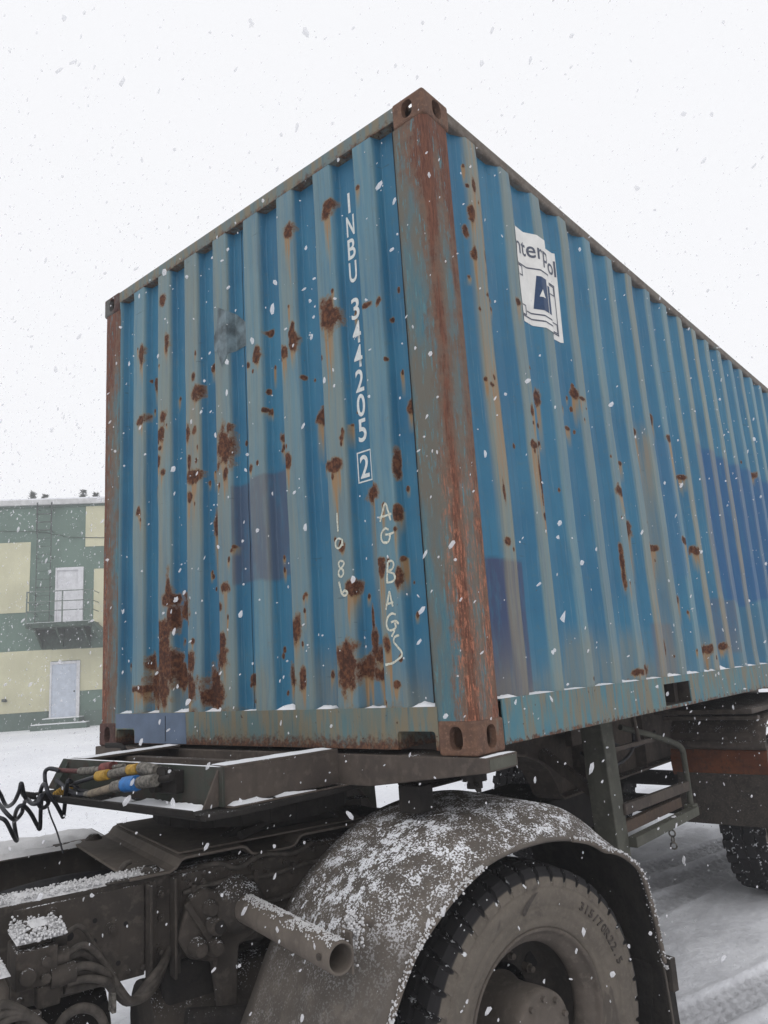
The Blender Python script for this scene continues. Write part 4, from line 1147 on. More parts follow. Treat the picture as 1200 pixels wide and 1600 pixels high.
for i, (r_, a_) in enumerate(pts):
    wd = .006+.010*math.sin(math.pi*i/13)
    for s in (-1, 1):
        vs.append(((r_)*math.sin(a_+s*wd/r_), -.0022, r_*math.cos(a_+s*wd/r_)))
MB().add(vs, [(2*i, 2*i+1, 2*i+3, 2*i+2) for i in range(13)]).build('raised_swoosh', SIDE_LET, w_near)

# pipes, clips and rivets along the rail
for z, y0, x1 in ((.975, .782, -.30), (.885, .778, -.55), (.845, .780, -.15)):
    P_ = catmull([(-.93, y0, z), (-.75, y0-.012, z+.012), (-.6, y0, z-.006), (-.42, y0-.008, z+.010), (x1, y0, z)], 6)
    MB().tube(P_, .0085, 8).build('brake_pipe', M['cable'], TR)
    for x in (-.90, -.66, -.50):
        MB().box((x, y0-.014, z-.020), (x+.018, y0+.012, z+.022)).build('pipe_clip', M['frame'], TR, bevel=.004)
rv = MB().lathe([(.0001, -.009), (.006, -.008), (.010, -.004), (.0115, 0)], (0, 0, 0), (0, 1, 0), 12).build('rivet', M['frame'], TR)
rv.location = (-1.45, .788, .765)
for k in range(1, 26):
    o = rv.copy(); COL.objects.link(o); o.parent = TR
    o.location = (-1.45+.048*k, .788 if k < 9 else .7985-.008, .765) if k < 9 else (-.92+.075*(k-9), .7905, 1.022)
MB().tube(catmull([(-.97, .86, 1.02), (-.80, .80, 1.045), (-.72, .78, 1.02), (-.62, .775, 1.048), (-.50, .78, 1.03), (-.40, .79, 1.05)], 6), .010, 8).build('brake_pipe', M['cable'], TR)
# valve block with cables at the near side, front
vb = MB().box((-1.50, .57, .86), (-1.385, .73, .965)).box((-1.49, .60, .965), (-1.395, .72, .985)).cyl((-1.47, .575, .90), (-1.47, .545, .90), .022, 10).cyl((-1.42, .575, .93), (-1.42, .548, .93), .014, 8).cyl((-1.42, .575, .885), (-1.42, .548, .885), .014, 8).cyl((-1.455, .62, .985), (-1.455, .62, 1.01), .026, 10).box((-1.46, .60, .985), (-1.40, .70, 1.015)).cyl((-1.405, .60, .92), (-1.352, .60, .92), .026, 12).cyl((-1.405, .66, .955), (-1.345, .66, .955), .022, 12).cyl((-1.405, .58, .875), (-1.335, .58, .875), .030, 12).box((-1.44, .57, .80), (-1.375, .63, .86))
valve = vb.build('valve_block', M['frame'], TR, bevel=.008)
MB().tube([(-1.60, .52, .70), (-1.60, .52, .90), (-1.60, .52, .945)], [.075, .075, .055], 20).build('filter_canister', M['mud'], TR)
MB().tube([(-1.475, .50, .70), (-1.475, .50, .80)], .028, 14).tube([(-1.475, .50, .80), (-1.475, .50, .82)], .034, 14).build('fitting', M['frame'], valve)
for k, (y0, z0, r, sag) in enumerate(((.60, .92, .010, 0), (.66, .955, .008, .02), (.62, .90, .012, -.03), (.64, .885, .010, -.05), (.585, .875, .013, -.045), (.57, .85, .011, -.08), (.63, .84, .009, -.09), (.60, .825, .012, -.10))):
    P_ = catmull([(-1.36, y0, z0), (-1.30, y0+.01, z0+.012+sag*.2), (-1.235, y0+.03, .86+sag*.55), (-1.185, .64+.008*k, .775+.3*sag), (-1.135, .66+.006*k, .715+.12*sag), (-1.07, .70, .712+.006*k), (-1.02, .74, .745+.004*k), (-.97, .80, .80)], 6)
    MB().tube(P_, r, 8).build('cable', M['cable'], TR)
for k in range(3):
    P_ = catmull([(-1.62+.02*k, .47, .70), (-1.60+.02*k, .465, .79+.03*k), (-1.54, .46, .835+.02*k), (-1.47, .47, .82), (-1.45+.02*k, .48, .74), (-1.44+.02*k, .48, .62)], 6)
    MB().tube(P_, .012, 8).build('cable', M['cable'], TR)
P_ = catmull([(-1.40, .52, .66), (-1.385, .53, .76), (-1.33, .54, .785), (-1.27, .55, .75), (-1.245, .555, .67), (-1.25, .56, .58)], 6)
MB().tube(P_, .014, 8).build('cable', M['cable'], TR)
MB().box((-1.205, .655, .70), (-1.19, .70, .80)).build('cable_tie', M['alloy'], TR, bevel=.003)
# ------------------------------------------------------------------ container trailer (world frame)
TL = thing('container_trailer', 'grey-brown steel container chassis trailer under the blue container', 'trailer', (3.0, 1.219, 0))
def Wm(y): return W20 - y
# gooseneck: front plate, two channel sides, kingpin plate
gn_poly = [(.672, 1.418), (1.770, 1.418), (1.905, 1.290), (.672, 1.290)]
fp = sub(MB().prism(gn_poly, 0, -.536, -.524).build('front_plate', M['green_plate'], TL, bevel=.002))
MB().prism([(-.60, 1.292), (-.537, 1.292), (-.537, 1.408)], 1, .690, .698).build('gusset', M['brown'], fp)
MB().prism([(-.60, 1.292), (-.537, 1.292), (-.537, 1.408)], 1, 1.72, 1.728).build('gusset', M['green_plate'], fp)
for far in (0, 1):
    f = (lambda y: W20-y) if far else (lambda y: y)
    # side channel splays slightly towards the bolster
    def seg(m, y0, y1, z0, z1, x0=-.522, x1=-.006, dy=-.045):
        vs = []
        for x, d in ((x0, 0), (x1, dy)):
            for y, z in ((y0, z0), (y1, z0), (y1, z1), (y0, z1)): vs.append((x, f(y+d), z))
        return m.add(vs, [(3,2,1,0), (4,5,6,7), (0,1,5,4), (1,2,6,5), (2,3,7,6), (3,0,4,7)])
    m = MB(); seg(m, .690, .700, 1.290, 1.408); seg(m, .690, .800, 1.408, 1.418); seg(m, .640, .700, 1.284, 1.290)
    m.build('gooseneck_channel', M['brown'], TL, bevel=.002)
xs_ = np.linspace(-.60, 1.5, 22)
lip = [(-.55, 1.905), (-.515, 1.70), (-.475, 1.46), (-.44, 1.28), (-.47, 1.10), (-.51, .876), (-.560, .72), (-.600, .635), (-.50, .605), (.0, .60), (.25, .60), (.25, 1.84), (0, 1.84), (-.50, 1.84)]
lip = [(-.63, 1.905), (-.615, 1.70), (-.60, 1.46), (-.585, 1.28), (-.60, 1.10), (-.625, .876), (-.64, .72), (-.635, .635), (-.50, .605), (.0, .60), (.25, .60), (.25, 1.84), (0, 1.84), (-.50, 1.89)]
kp = MB().prism(lip, 2, 1.264, 1.2835).build('kingpin_plate', M['frame_dark'], TL, bevel=.004)
MB().strip([(-.66, 1.302), (-.652, 1.282), (-.63, 1.272), (-.58, 1.268)], 'y', .008, .66, 1.88).build('kingpin_plate_lip', M['frame_dark'], TL, bevel=.002)
for x in (-.30,):
    MB().box((x, .705, 1.31), (x+.05, 1.73, 1.40)).build('cross_member', M['brown'], TL)
MB().tube(catmull([(-.20, 1.84, 1.40), (-.20, 1.865, 1.425), (-.20, 1.90, 1.433), (-.20, 1.955, 1.433), (-.20, 2.01, 1.432)], 5), .012, 8).build('lock_handle', M['frame_dark'], TL)
# bolster under the container's front corners
bz = 1.398
poly = [(-.036, bz), (2.474, bz), (2.474, 1.350), (1.95, 1.285), (.49, 1.285), (-.036, 1.350)]
bo = sub(MB().prism(poly, 0, -.004, .19).build('bolster', M['brown'], TL, bevel=.004))
MB().box((.012, -.0375, 1.356), (.176, -.0362, 1.391)).build('end_plate', M['olive'], bo)
for far in (0, 1):
    f = (lambda y: W20-y) if far else (lambda y: y)
    y = f(.085)
    m = MB().cyl((.09, y, 1.345), (.09, y, 1.31), .045, 16).cyl((.09, y, 1.31), (.09, y, 1.285), .028, 12).bar((.09, y, 1.30), (.02, f(.02), 1.292), .016, .014)
    m.build('twist_lock', M['frame_dark'], bo)
    m = MB().box((.05, min(f(.30), f(.40)), 1.19), (.13, max(f(.30), f(.40)), 1.285))
    m.build('bolster_bracket', M['frame_dark'], bo, bevel=.004)
# swan-neck main beams
bot = [(.19, 1.262), (.9, 1.255), (1.25, 1.245), (1.38, 1.228), (1.50, 1.185), (1.60, 1.125), (1.67, 1.04), (1.70, .985), (1.74, .96), (5.9, .96)]
for far in (0, 1):
    f = (lambda y: W20-y) if far else (lambda y: y)
    web = [(.19, 1.396), (5.95, 1.396), (5.95, .96)] + [(x, z) for x, z in bot[::-1][1:]]
    a, b = sorted((f(.725), f(.735)))
    beam = sub(MB().prism([(x, z) for x, z in web], 1, a, b).build('main_beam', M['brown'], TL))
    fa, fb = sorted((f(.645), f(.815)))
    MB().strip(bot, 'y', .012, fa, fb).build('beam_flange', M['brown'], beam)
    MB().box((.19, fa, 1.385), (5.95, fb, 1.397)).build('beam_flange', M['brown'], beam)
    for x in (.75, 2.02, 2.9, 3.9):
        z0 = 1.262 if x < 1 else .965
        MB().box((x, min(f(.65), f(.724)), z0), (x+.012, max(f(.65), f(.724)), 1.384)).build('stiffener', M['brown'], beam)
for k in range(9):
    MB().box((.6+.62*k, .737, 1.25 if .6+.62*k < 1.3 else 1.1), (.66+.62*k, W20-.737, 1.39)).build('cross_member', M['frame_dark'], TL)
for far in (0, 1):
    y0, y1 = (.0, 2.438) if not far else (0, 2.438)
MB().box((5.75, .02, 1.30), (5.95, 2.418, 1.398)).build('rear_bolster', M['brown'], TL)
# outriggers, hanging strap with holes
st = sub(MB().box((1.70, .46, 1.14), (1.78, .475, 1.40)).build('hanging_strap', M['brown'], TL, bevel=.003))
for z in (1.36, 1.29, 1.21): MB().cyl((1.74, .459, z), (1.74, .457, z), .012, 12).build('bolt_hole', M['dark'], st)
# landing leg
for far in (0, 1):
    f = (lambda y: W20-y) if far else (lambda y: y)
    a, b = sorted((f(.30), f(.42)))
    leg = sub(MB().prism([(1.555, 1.398), (1.690, 1.398), (1.745, .55), (1.61, .55)], 1, a, b).build('landing_leg', M['olive'], TL, bevel=.006))
    MB().box((1.625, a+.012, .22), (1.735, b-.012, .5495)).build('inner_leg', M['frame'], leg, bevel=.005)
    MB().box((1.58, a-.04, .20), (1.78, b+.04, .22)).build('foot', M['frame'], leg, bevel=.004)
    MB().bar((1.665, f(.42), 1.0), (1.665, f(.72), 1.2), .05, .05).build('leg_brace', M['brown'], leg)
MB().bar((1.66, .42, .80), (1.66, 2.02, .80), .06, .06).build('leg_crossbar', M['brown'], TL)
# side carrier frame with two rails
m = MB().bar((1.70, .30, .925), (2.62, .30, .905), .03, .055).build('guard_rail', M['brown'], TL, bevel=.004)
MB().bar((1.72, .32, .835), (2.50, .32, .830), .04, .055).build('guard_rail', M['rusty_brown'], TL, bevel=.004)
MB().bar((1.72, .28, .765), (2.64, .28, .762), .05, .05).build('guard_rail', M['olive'], TL, bevel=.004)
MB().tube(catmull([(2.05, .42, 1.30), (2.30, .34, 1.23), (2.52, .31, 1.165), (2.615, .30, 1.12), (2.63, .30, 1.04), (2.635, .30, .90), (2.64, .30, .77)], 5), .017, 10).build('guard_post', M['olive'], TL)
MB().box((2.595, .27, .735), (2.675, .33, .80)).build('post_foot', M['olive'], TL, bevel=.008)
MB().bar((1.68, .34, 1.215), (2.35, .36, 1.205), .022, .022).build('carrier_rod', M['brown'], TL)
MB().tube([(2.12, .35, 1.21), (2.10, .36, 1.395)], .012, 8).tube([(1.78, .35, 1.215), (1.77, .36, 1.395)], .012, 8).build('carrier_rod', M['brown'], TL)
MB().tube(catmull([(1.70, .5, 1.2), (1.86, .48, 1.12), (2.06, .46, 1.10), (2.22, .44, 1.16), (2.25, .43, 1.28)], 6), .010, 8).build('air_pipe', M['black'], TL)
MB().tube(catmull([(1.95, .52, 1.33), (2.02, .5, 1.24), (2.2, .47, 1.17), (2.4, .44, 1.18), (2.6, .45, 1.22)], 6), .010, 8).build('air_pipe', M['black'], TL)
MB().box((1.80, .60, 1.22), (2.35, .64, 1.38)).build('side_board', M['brown'], TL, bevel=.004)
m = MB()
m.tube([(2.36, .33, .76), (2.37, .33, .70)], .008, 8)
for k in range(3): m.lathe([(.018, -.005), (.023, 0), (.018, .005), (.013, 0)], (2.37, .33, .68-.034*k), (0, 1, 0) if k % 2 else (1, 0, 0), 12, True)
m.build('chain', M['alloy'], TL)
MB().box((2.0, .9, .62), (2.55, 1.5, .88)).build('tool_box', M['frame_dark'], TL, bevel=.02)
# rusty mudguard and spattered apron ahead of the trailer wheel
ga = [(3.20, 1.06), (3.235, 1.15), (3.30, 1.22), (3.42, 1.255), (3.7, 1.262), (4.3, 1.262), (4.6, 1.25)]
mg = sub(MB().strip(ga, 'y', .012, -.02, .60).build('wheel_mudguard', M['brown'], TL, bevel=.003))
MB().tube([(3.215, -.02, 1.075), (3.215, .60, 1.075)], .03, 12).build('mudguard_roll', M['brown'], mg)
MB().strip([(3.225, 1.055), (3.205, 1.03), (3.192, .99), (3.190, .95), (3.200, .905), (3.215, .88)], 'y', .008, -.02, .60).build('apron', M['orange_rust'], mg, bevel=.003, label='rust-orange front apron of the trailer mudguard')
MB().box((3.196, -.02, .575), (3.204, .575, .905)).build('mud_flap', M['speckle'], mg, bevel=.003)
MB().box((3.05, -.01, 1.285), (4.9, .62, 1.315)).build('hanger_plate', M['brown'], TL, bevel=.004)
MB().box((3.19, .0, 1.235), (3.25, .62, 1.262)).build('hanger_plate', M['brown'], TL, bevel=.004)
tm2 = tyre_mesh(.53, .31, 30, 360, True)
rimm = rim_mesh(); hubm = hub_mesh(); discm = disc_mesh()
for far in (0, 1):
    for ax in (0, 1):
        w = bpy.data.objects.new('wheel', None); COL.objects.link(w); w.parent = TL
        w.matrix_parent_inverse = base_matrix(TL).inverted()
        w.location = (4.0+1.25*ax, W20-.14 if far else .14, .53)
        if far: w.rotation_euler = (0, 0, math.pi)
        t = link(tm2, 'tyre', w); t.rotation_euler = (0, .4*ax, 0)
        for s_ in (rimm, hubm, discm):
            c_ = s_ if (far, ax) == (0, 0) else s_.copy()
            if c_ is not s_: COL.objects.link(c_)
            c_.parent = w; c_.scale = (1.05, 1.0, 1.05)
for ax in (0, 1):
    MB().tube([(4.0+1.25*ax, .4, .53), (4.0+1.25*ax, 2.04, .53)], .07, 16).build('axle', M['frame_dark'], TL)
MB().cyl((3.70, .62, .60), (3.58, .62, .60), .075, 12).build('brake_chamber', M['frame_dark'], TL)
MB().bar((3.2, .69, .70), (4.3, .69, .66), .09, .12).build('spring', M['frame_dark'], TL)

# ------------------------------------------------------------------ air and electric lines between tractor and trailer
def hose(name, label, pts_mats, coil=None):
    root = thing(name, label, 'air hose', (-.60, 1.2, 1.30), group='lines plugged in at the trailer front')
    for nm, mt, r, pts in pts_mats:
        MB().tube(catmull(pts, 5), r, 10).build(nm, mt, root)
    return root
XH = -.585
def pl(*yz, dx=0): return [(XH+dx-.02*i*0, y, z) for i, (y, z) in enumerate(yz)]
red = hose('red_line', 'dark red topmost air line with a red coupling at the trailer front plate', [
    ('hose', M['dull_red'], 0.0092, pl((1.776, 1.384), (1.676, 1.380), (1.528, 1.382))),
    ('fitting', M['alloy'], 0.0151, pl((1.528, 1.382), (1.47, 1.385), (1.40, 1.391))),
    ('fitting', M['alloy'], 0.0126, pl((1.40, 1.391), (1.345, 1.398))),
    ('coupling', M['red'], 0.0218, pl((1.352, 1.398), (1.31, 1.402), (1.275, 1.406))),
    ('coupling_nose', M['alloy'], 0.0084, pl((1.275, 1.406), (1.20, 1.414)))])
yel = hose('yellow_line', 'black air line with yellow spring guard and yellow collars', [
    ('hose', M['hose_black'], 0.0084, pl((1.536, 1.335), (1.436, 1.356), (1.325, 1.377), dx=-.03)),
    ('collar', M['yellow'], 0.0193, pl((1.335, 1.375), (1.30, 1.379), (1.262, 1.384), dx=-.03)),
    ('fitting', M['alloy'], 0.0160, pl((1.262, 1.384), (1.19, 1.395), (1.125, 1.404), dx=-.02)),
    ('collar', M['yellow'], 0.0193, pl((1.130, 1.404), (1.10, 1.406), (1.07, 1.411), dx=-.02)),
    ('coupling', M['alloy'], 0.0218, pl((1.07, 1.411), (1.02, 1.408), (.965, 1.405), dx=-.01)),
    ('coupling_nose', M['frame_dark'], 0.0134, pl((.965, 1.405), (.90, 1.398)))])
sp = []
for k in range(85):
    t = k/84; a = t*7*2*math.pi
    y, z = 1.668-.132*t, 1.287+.048*t
    sp.append((XH-.03+.013*math.cos(a), y+.004*math.sin(a), z+.013*math.sin(a)))
MB().tube(sp, .0042, 6).build('spring_guard', M['yellow'], yel)
blu = hose('blue_line', 'tan lowest air line wrapped with bright blue tape', [
    ('hose', M['hose_black'], 0.0092, pl((1.62, 1.350), (1.585, 1.336), (1.525, 1.318), (1.444, 1.305), (1.37, 1.310), dx=-.05)),
    ('fitting', M['alloy'], 0.0126, pl((1.385, 1.309), (1.35, 1.313), dx=-.05)),
    ('sleeve', M['tan_hose'], 0.0151, pl((1.35, 1.313), (1.27, 1.328), (1.185, 1.346), dx=-.05)),
    ('fitting', M['alloy'], 0.0210, pl((1.185, 1.346), (1.15, 1.352), (1.105, 1.358), dx=-.05)),
    ('tape', M['tape_blue'], 0.0277, pl((1.108, 1.358), (1.08, 1.361), (1.03, 1.366), dx=-.05)),
    ('coupling', M['alloy'], 0.0218, pl((1.03, 1.366), (.985, 1.372), (.93, 1.378), dx=-.04)),
    ('coupling_nose', M['frame_dark'], 0.0118, pl((.93, 1.378), (.86, 1.388), dx=-.02))])
m = MB().box((-.575, .885, 1.325), (-.537, 1.03, 1.405)).cyl((-.575, .92, 1.39), (-.61, .92, 1.395), .026, 14).cyl((-.575, .99, 1.35), (-.60, .99, 1.35), .022, 14).bar((-.59, .87, 1.395), (-.59, 1.0, 1.412), .012, .018)
m.build('coupling_socket', M['frame_dark'], fp, bevel=.006)
# black coils running forward to the tractor
COIL_A = [(-0.6,1.329,1.319),(-0.603,1.419,1.31),(-0.61,1.486,1.317),(-0.615,1.537,1.343),(-0.677,1.444,1.362),(-0.649,1.514,1.322),(-0.615,1.591,1.249),(-0.6,1.63,1.205),(-0.616,1.615,1.219),(-0.652,1.585,1.261),(-0.691,1.571,1.311),(-0.696,1.593,1.344),(-0.672,1.667,1.332),(-0.644,1.756,1.279),(-0.638,1.812,1.252),(-0.66,1.8,1.261),(-0.703,1.753,1.293),(-0.734,1.716,1.349),(-0.736,1.728,1.319),(-0.716,1.817,1.269),(-0.691,1.929,1.241),(-0.683,1.982,1.249),(-0.707,1.973,1.292),(-0.754,1.941,1.342),(-0.794,1.928,1.323),(-0.806,1.982,1.277)]
COIL_B = [(-0.608,1.659,1.381),(-0.622,1.687,1.392),(-0.632,1.709,1.39),(-0.632,1.73,1.376),(-0.645,1.7,1.347),(-0.618,1.737,1.306),(-0.621,1.714,1.262),(-0.658,1.669,1.248),(-0.698,1.627,1.261),(-0.71,1.616,1.283),(-0.685,1.644,1.299),(-0.651,1.719,1.227),(-0.629,1.767,1.155),(-0.64,1.77,1.17),(-0.681,1.741,1.224),(-0.723,1.707,1.26),(-0.739,1.712,1.264),(-0.724,1.778,1.236),(-0.692,1.863,1.185),(-0.667,1.904,1.137),(-0.672,1.878,1.106),(-0.709,1.828,1.136),(-0.752,1.799,1.2),(-0.77,1.816,1.217),(-0.761,1.911,1.209),(-0.737,2.039,1.16)]
COIL_D = [(-0.616,1.494,1.325),(-0.614,1.54,1.334),(-0.607,1.582,1.287),(-0.601,1.657,1.277),(-0.608,1.698,1.271),(-0.642,1.683,1.295),(-0.685,1.633,1.299),(-0.711,1.615,1.278),(-0.709,1.671,1.27),(-0.684,1.772,1.277),(-0.66,1.858,1.24),(-0.658,1.871,1.214),(-0.691,1.844,1.196),(-0.732,1.786,1.208),(-0.761,1.781,1.237),(-0.759,1.847,1.262),(-0.738,1.975,1.287),(-0.722,2.1,1.256)]
for path_, lab in ((COIL_A, 'black coiled hose leading to the blue-taped line, with sharp bends beside the front plate'),
                   (COIL_B, 'black coiled hose looping over at the end of the dark red line'),
                   (COIL_D, 'black coiled hose running straightest through the middle of the tangle')):
    root = thing('coiled_air_hose', lab, 'air hose', path_[0], group='black coiled lines hanging in front of the trailer')
    MB().tube(catmull(path_, 8), .0082, 10).build('coiled_hose', M['hose_black'], root)
wire = thing('loose_wire', 'thin black wire end dangling below the coiled hoses', 'wire', (-.62, 1.70, 1.15))
MB().tube(catmull([(-.62, 1.74, 1.27), (-.62, 1.70, 1.21), (-.62, 1.64, 1.15), (-.62, 1.585, 1.075)], 5), .0035, 6).build('wire_strand', M['hose_black'], wire)
# ------------------------------------------------------------------ snow lying on things
def rnd_blobs(P, R, N=None, flat=.55, seed=1, elong=None):
    """many small irregular crumbs as one vertex/face set (numpy)"""
    rng = np.random.default_rng(seed)
    t = (1+5**.5)/2
    ico = np.array([(-1,t,0),(1,t,0),(-1,-t,0),(1,-t,0),(0,-1,t),(0,1,t),(0,-1,-t),(0,1,-t),(t,0,-1),(t,0,1),(-t,0,-1),(-t,0,1)])
    ico /= np.linalg.norm(ico[0])
    fc = np.array([(0,11,5),(0,5,1),(0,1,7),(0,7,10),(0,10,11),(1,5,9),(5,11,4),(11,10,2),(10,7,6),(7,1,8),(3,9,4),(3,4,2),(3,2,6),(3,6,8),(3,8,9),(4,9,5),(2,4,11),(6,2,10),(8,6,7),(9,8,1)])
    P = np.asarray(P, float); n = len(P); R = np.asarray(R, float)
    V = np.repeat(ico[None], n, 0)*rng.uniform(.65, 1.3, (n, 12, 1))
    if N is not None:
        N = np.asarray(N, float); d = (V*N[:, None]).sum(-1, keepdims=True)
        V = V - N[:, None]*d*(1-flat)
    if elong is not None:
        E, k = elong
        d = (V*E[:, None]).sum(-1, keepdims=True)
        V = V + E[:, None]*d*(k[:, None, None]-1)
    V = V*R[:, None, None] + P[:, None]
    F = fc[None] + 12*np.arange(n)[:, None, None]
    return V.reshape(-1, 3), F.reshape(-1, 3)

def np_mesh(name, V, F, mat, smooth=True):
    me = bpy.data.meshes.new(name)
    me.vertices.add(len(V)); me.vertices.foreach_set('co', V.astype(np.float32).ravel())
    me.loops.add(F.size); me.loops.foreach_set('vertex_index', F.astype(np.int32).ravel())
    me.polygons.add(len(F)); me.polygons.foreach_set('loop_start', np.arange(0, F.size, F.shape[1], dtype=np.int32))
    me.polygons.foreach_set('use_smooth', np.full(len(F), smooth))
    me.materials.append(mat); me.update(calc_edges=True)
    return me

def stuff(me, name, label, cat='snow', mw=None):
    o = bpy.data.objects.new(name, me); COL.objects.link(o)
    o['kind'] = 'stuff'; o['label'] = label; o['category'] = cat
    if mw is not None: o.matrix_world = mw
    return o

class SnowSet:
    def __init__(s): s.m = MB()
    def strip(s, p0, p1, across, h, n=40, k=7, seed=0, cover=1.0, back=0.0):
        """snow bank on a ledge from p0 to p1, reaching 'across'; highest at the 'across' side if back > 0"""
        p0, p1, across = Vector(p0), Vector(p1), Vector(across)
        L = (p1-p0).length; rows = []
        for i in range(n+1):
            t = i/n; row = []
            e_end = min(1, t*n/2.0, (1-t)*n/2.0)
            inset = .10*(.5+.5*mnoise.noise(Vector((t*L*14, seed*3.1, 1.7))))
            for j in range(k+1):
                w = j/k
                ww = inset + (1-inset-(0 if back else inset*.6))*w
                side = min(1, w*k/1.6, 1 if back else (k-j)/1.6)
                q = p0.lerp(p1, t) + across*ww
                nn = mnoise.noise(Vector((q.x*16+seed, q.y*16, q.z*16)))*.5 + mnoise.noise(Vector((q.x*55, q.y*55+seed, q.z*55)))*.28
                hh = h*(.70 + nn)*side*e_end*(1-back+back*1.6*w)
                if cover < 1:
                    cv = mnoise.noise(Vector((q.x*9+seed*2, q.y*9, 4.4)))*.5+.5
                    hh *= min(1, max(0, (cv-(1-cover))*5))
                row.append((q.x, q.y, q.z + max(-.001, hh)))
            rows.append(row)
        s.m.sheet(rows)
        return s
    def done(s, name, label, mat, mw=None):
        me = bpy.data.meshes.new(name); me.from_pydata(s.m.v, [], s.m.f)
        bm = bmesh.new(); bm.from_mesh(me); bmesh.ops.recalc_face_normals(bm, faces=bm.faces)
        bm.to_mesh(me); bm.free()
        if sum(p.normal.z for p in me.polygons) < 0: me.flip_normals()
        me.polygons.foreach_set('use_smooth', [True]*len(me.polygons)); me.materials.append(mat)
        return stuff(me, name, label, mw=mw)

s = SnowSet()
for k, c_ in enumerate(FC):
    hh = (.014, .007, .012, .017, .005, .013, .016, .009, .011)[k]; a_ = (.062, .05, .062, .058, .03, .062, .062, .045, .06)[k]; b_ = (.06, .062, .03, .062, .055, .062, .05, .062, .062)[k]
    s.strip((.003, c_+a_, 1.5655), (.003, c_-b_, 1.5655), (.047, 0, 0), hh, 16, 6, k, back=.8)
s.done('ledge_snow', 'small drifts of snow in the recesses along the foot of the container front', M['snow'])
s = SnowSet()
edges = [.157] + SR
for k in range(20):
    a = (SR[k-1]+.040) if k else .168
    b = SR[k]-.040
    s.strip((a, .001, 1.5780), (b, .001, 1.5780), (0, .038, 0), .004+.013*random.random(), 18, 6, k+20, cover=.72+.28*random.random(), back=.7)
s.done('ledge_snow', 'small drifts of snow in the recesses along the foot of the container side', M['snow'])
s = SnowSet()
s.strip((-.50, .698, 1.418), (-.012, .655, 1.418), (0, .098, 0), .006, 40, 6, 3)
s.strip((-.50, 1.745, 1.418), (-.012, 1.785, 1.418), (0, -.098, 0), .006, 40, 6, 4)
s.strip((-.505, .648, 1.290), (-.03, .603, 1.290), (0, .040, 0), .009, 40, 5, 5, cover=.7, back=.6)
s.strip((-.616, 1.34, 1.2835), (-.628, .74, 1.2835), (.078, 0, 0), .013, 40, 6, 6, cover=.62, back=.6)
s.strip((-.003, -.034, 1.398), (.186, -.034, 1.398), (0, .030, 0), .005, 20, 5, 7)
s.strip((-.536, .69, 1.418), (-.536, 1.76, 1.418), (.012, 0, 0), .004, 50, 3, 8)
s.done('frame_snow', 'snow lying on the ledges of the trailer front frame', M['snow'])
s = SnowSet()
s.strip((-2.2, .797, 1.045), (-1.10, .797, 1.045), (0, .100, 0), .020, 110, 9, 9)
s.strip((-1.12, .80, 1.056), (-.985, .80, 1.056), (0, .075, 0), .009, 24, 7, 10, cover=.75)
s.strip((-2.2, 1.562, 1.045), (-1.06, 1.562, 1.045), (0, .100, 0), .016, 90, 7, 11)
s.strip((-2.35, 1.675, 1.0455), (-.96, 1.675, 1.0455), (0, .305, 0), .022, 60, 10, 16)
s.strip((-1.50, .56, .986), (-1.372, .56, .986), (0, .17, 0), .020, 26, 12, 12, cover=.8)
s.strip((-1.455, .60, 1.0155), (-1.40, .60, 1.0155), (0, .10, 0), .012, 12, 8, 13)
s.strip((-1.68, .45, .944), (-1.53, .45, .944), (0, .14, 0), .020, 20, 10, 14)
s.strip((-.795, .555, .5865), (-.782, .075, .572), (.024, 0, 0), .010, 30, 4, 15)
s.done('frame_snow', 'rough snow crust on the chassis rails and valves of the truck', M['snow_grey'], TRM)

# crumbs of snow on the mudguard
rng = np.random.default_rng(5)
GPx = np.array(GX); GPy = np.array(GY); GPz = np.array(GZ)
nr, nc = GPx.shape
cross_w = np.concatenate([[0], np.cumsum(np.hypot(np.diff(GPy[30]), np.diff(GPz[30])))])
def guard_pt(i, j):
    i0 = np.clip(i.astype(int), 0, nr-2); j0 = np.clip(j.astype(int), 0, nc-2); a = (i-i0)[:, None]; b = (j-j0)[:, None]
    S = np.stack([GPx, GPy, GPz], -1)
    p00, p01, p10, p11 = S[i0, j0], S[i0, j0+1], S[i0+1, j0], S[i0+1, j0+1]
    p = (p00*(1-a)+p10*a)*(1-b) + (p01*(1-a)+p11*a)*b
    n = np.cross(p01-p00+(p11-p10), p10-p00+(p11-p01)); n /= np.linalg.norm(n, axis=1)[:, None]+1e-9
    n *= np.sign((n*np.array([0,-.3,1])).sum(1))[:, None]
    return p, n
Nc = 260000
i_ = rng.uniform(3, nr-25, Nc); t_ = rng.uniform(0, .60, Nc)
j_ = np.interp(t_, cross_w, np.arange(nc))
p, nrm = guard_pt(i_, j_)
yy = p[:, 1]; xx = p[:, 0]
cov = np.interp(xx, [-.80, -.74, -.66, -.45, -.2, .05, .25, .5], [.10, .45, .70, .80, .62, .36, .26, .05])
out_ = np.interp(yy, [.0, .10, .135, .175, .3, .45, .58, .60], [.0, .0, .30, .88, 1.0, .80, .42, .2])
top_edge = np.interp(xx, [-.2, .0, .2, .42, .5], [0, .3, 1, .7, 0])*np.interp(yy, [-.02, .06, .16, .3], [.2, 1, .8, 0])
cl = .5+.5*vnoise(xx*48+3, yy*48, 3, 4); cl2 = .5+.5*vnoise(xx*5, yy*5+9, 4, 2)
shade_tube = 1 - ((np.abs(xx+.742) < .06) & (yy > .05))*.7
pr = np.clip(cov*out_*1.0+top_edge*.7, 0, 1)*shade_tube
keep = (cl*.72+cl2*.28) > (1.0-pr*.60)
keep &= rng.uniform(0, 1, Nc) < .55
keep &= nrm[:, 2] > .12
p, nrm = p[keep], nrm[keep]
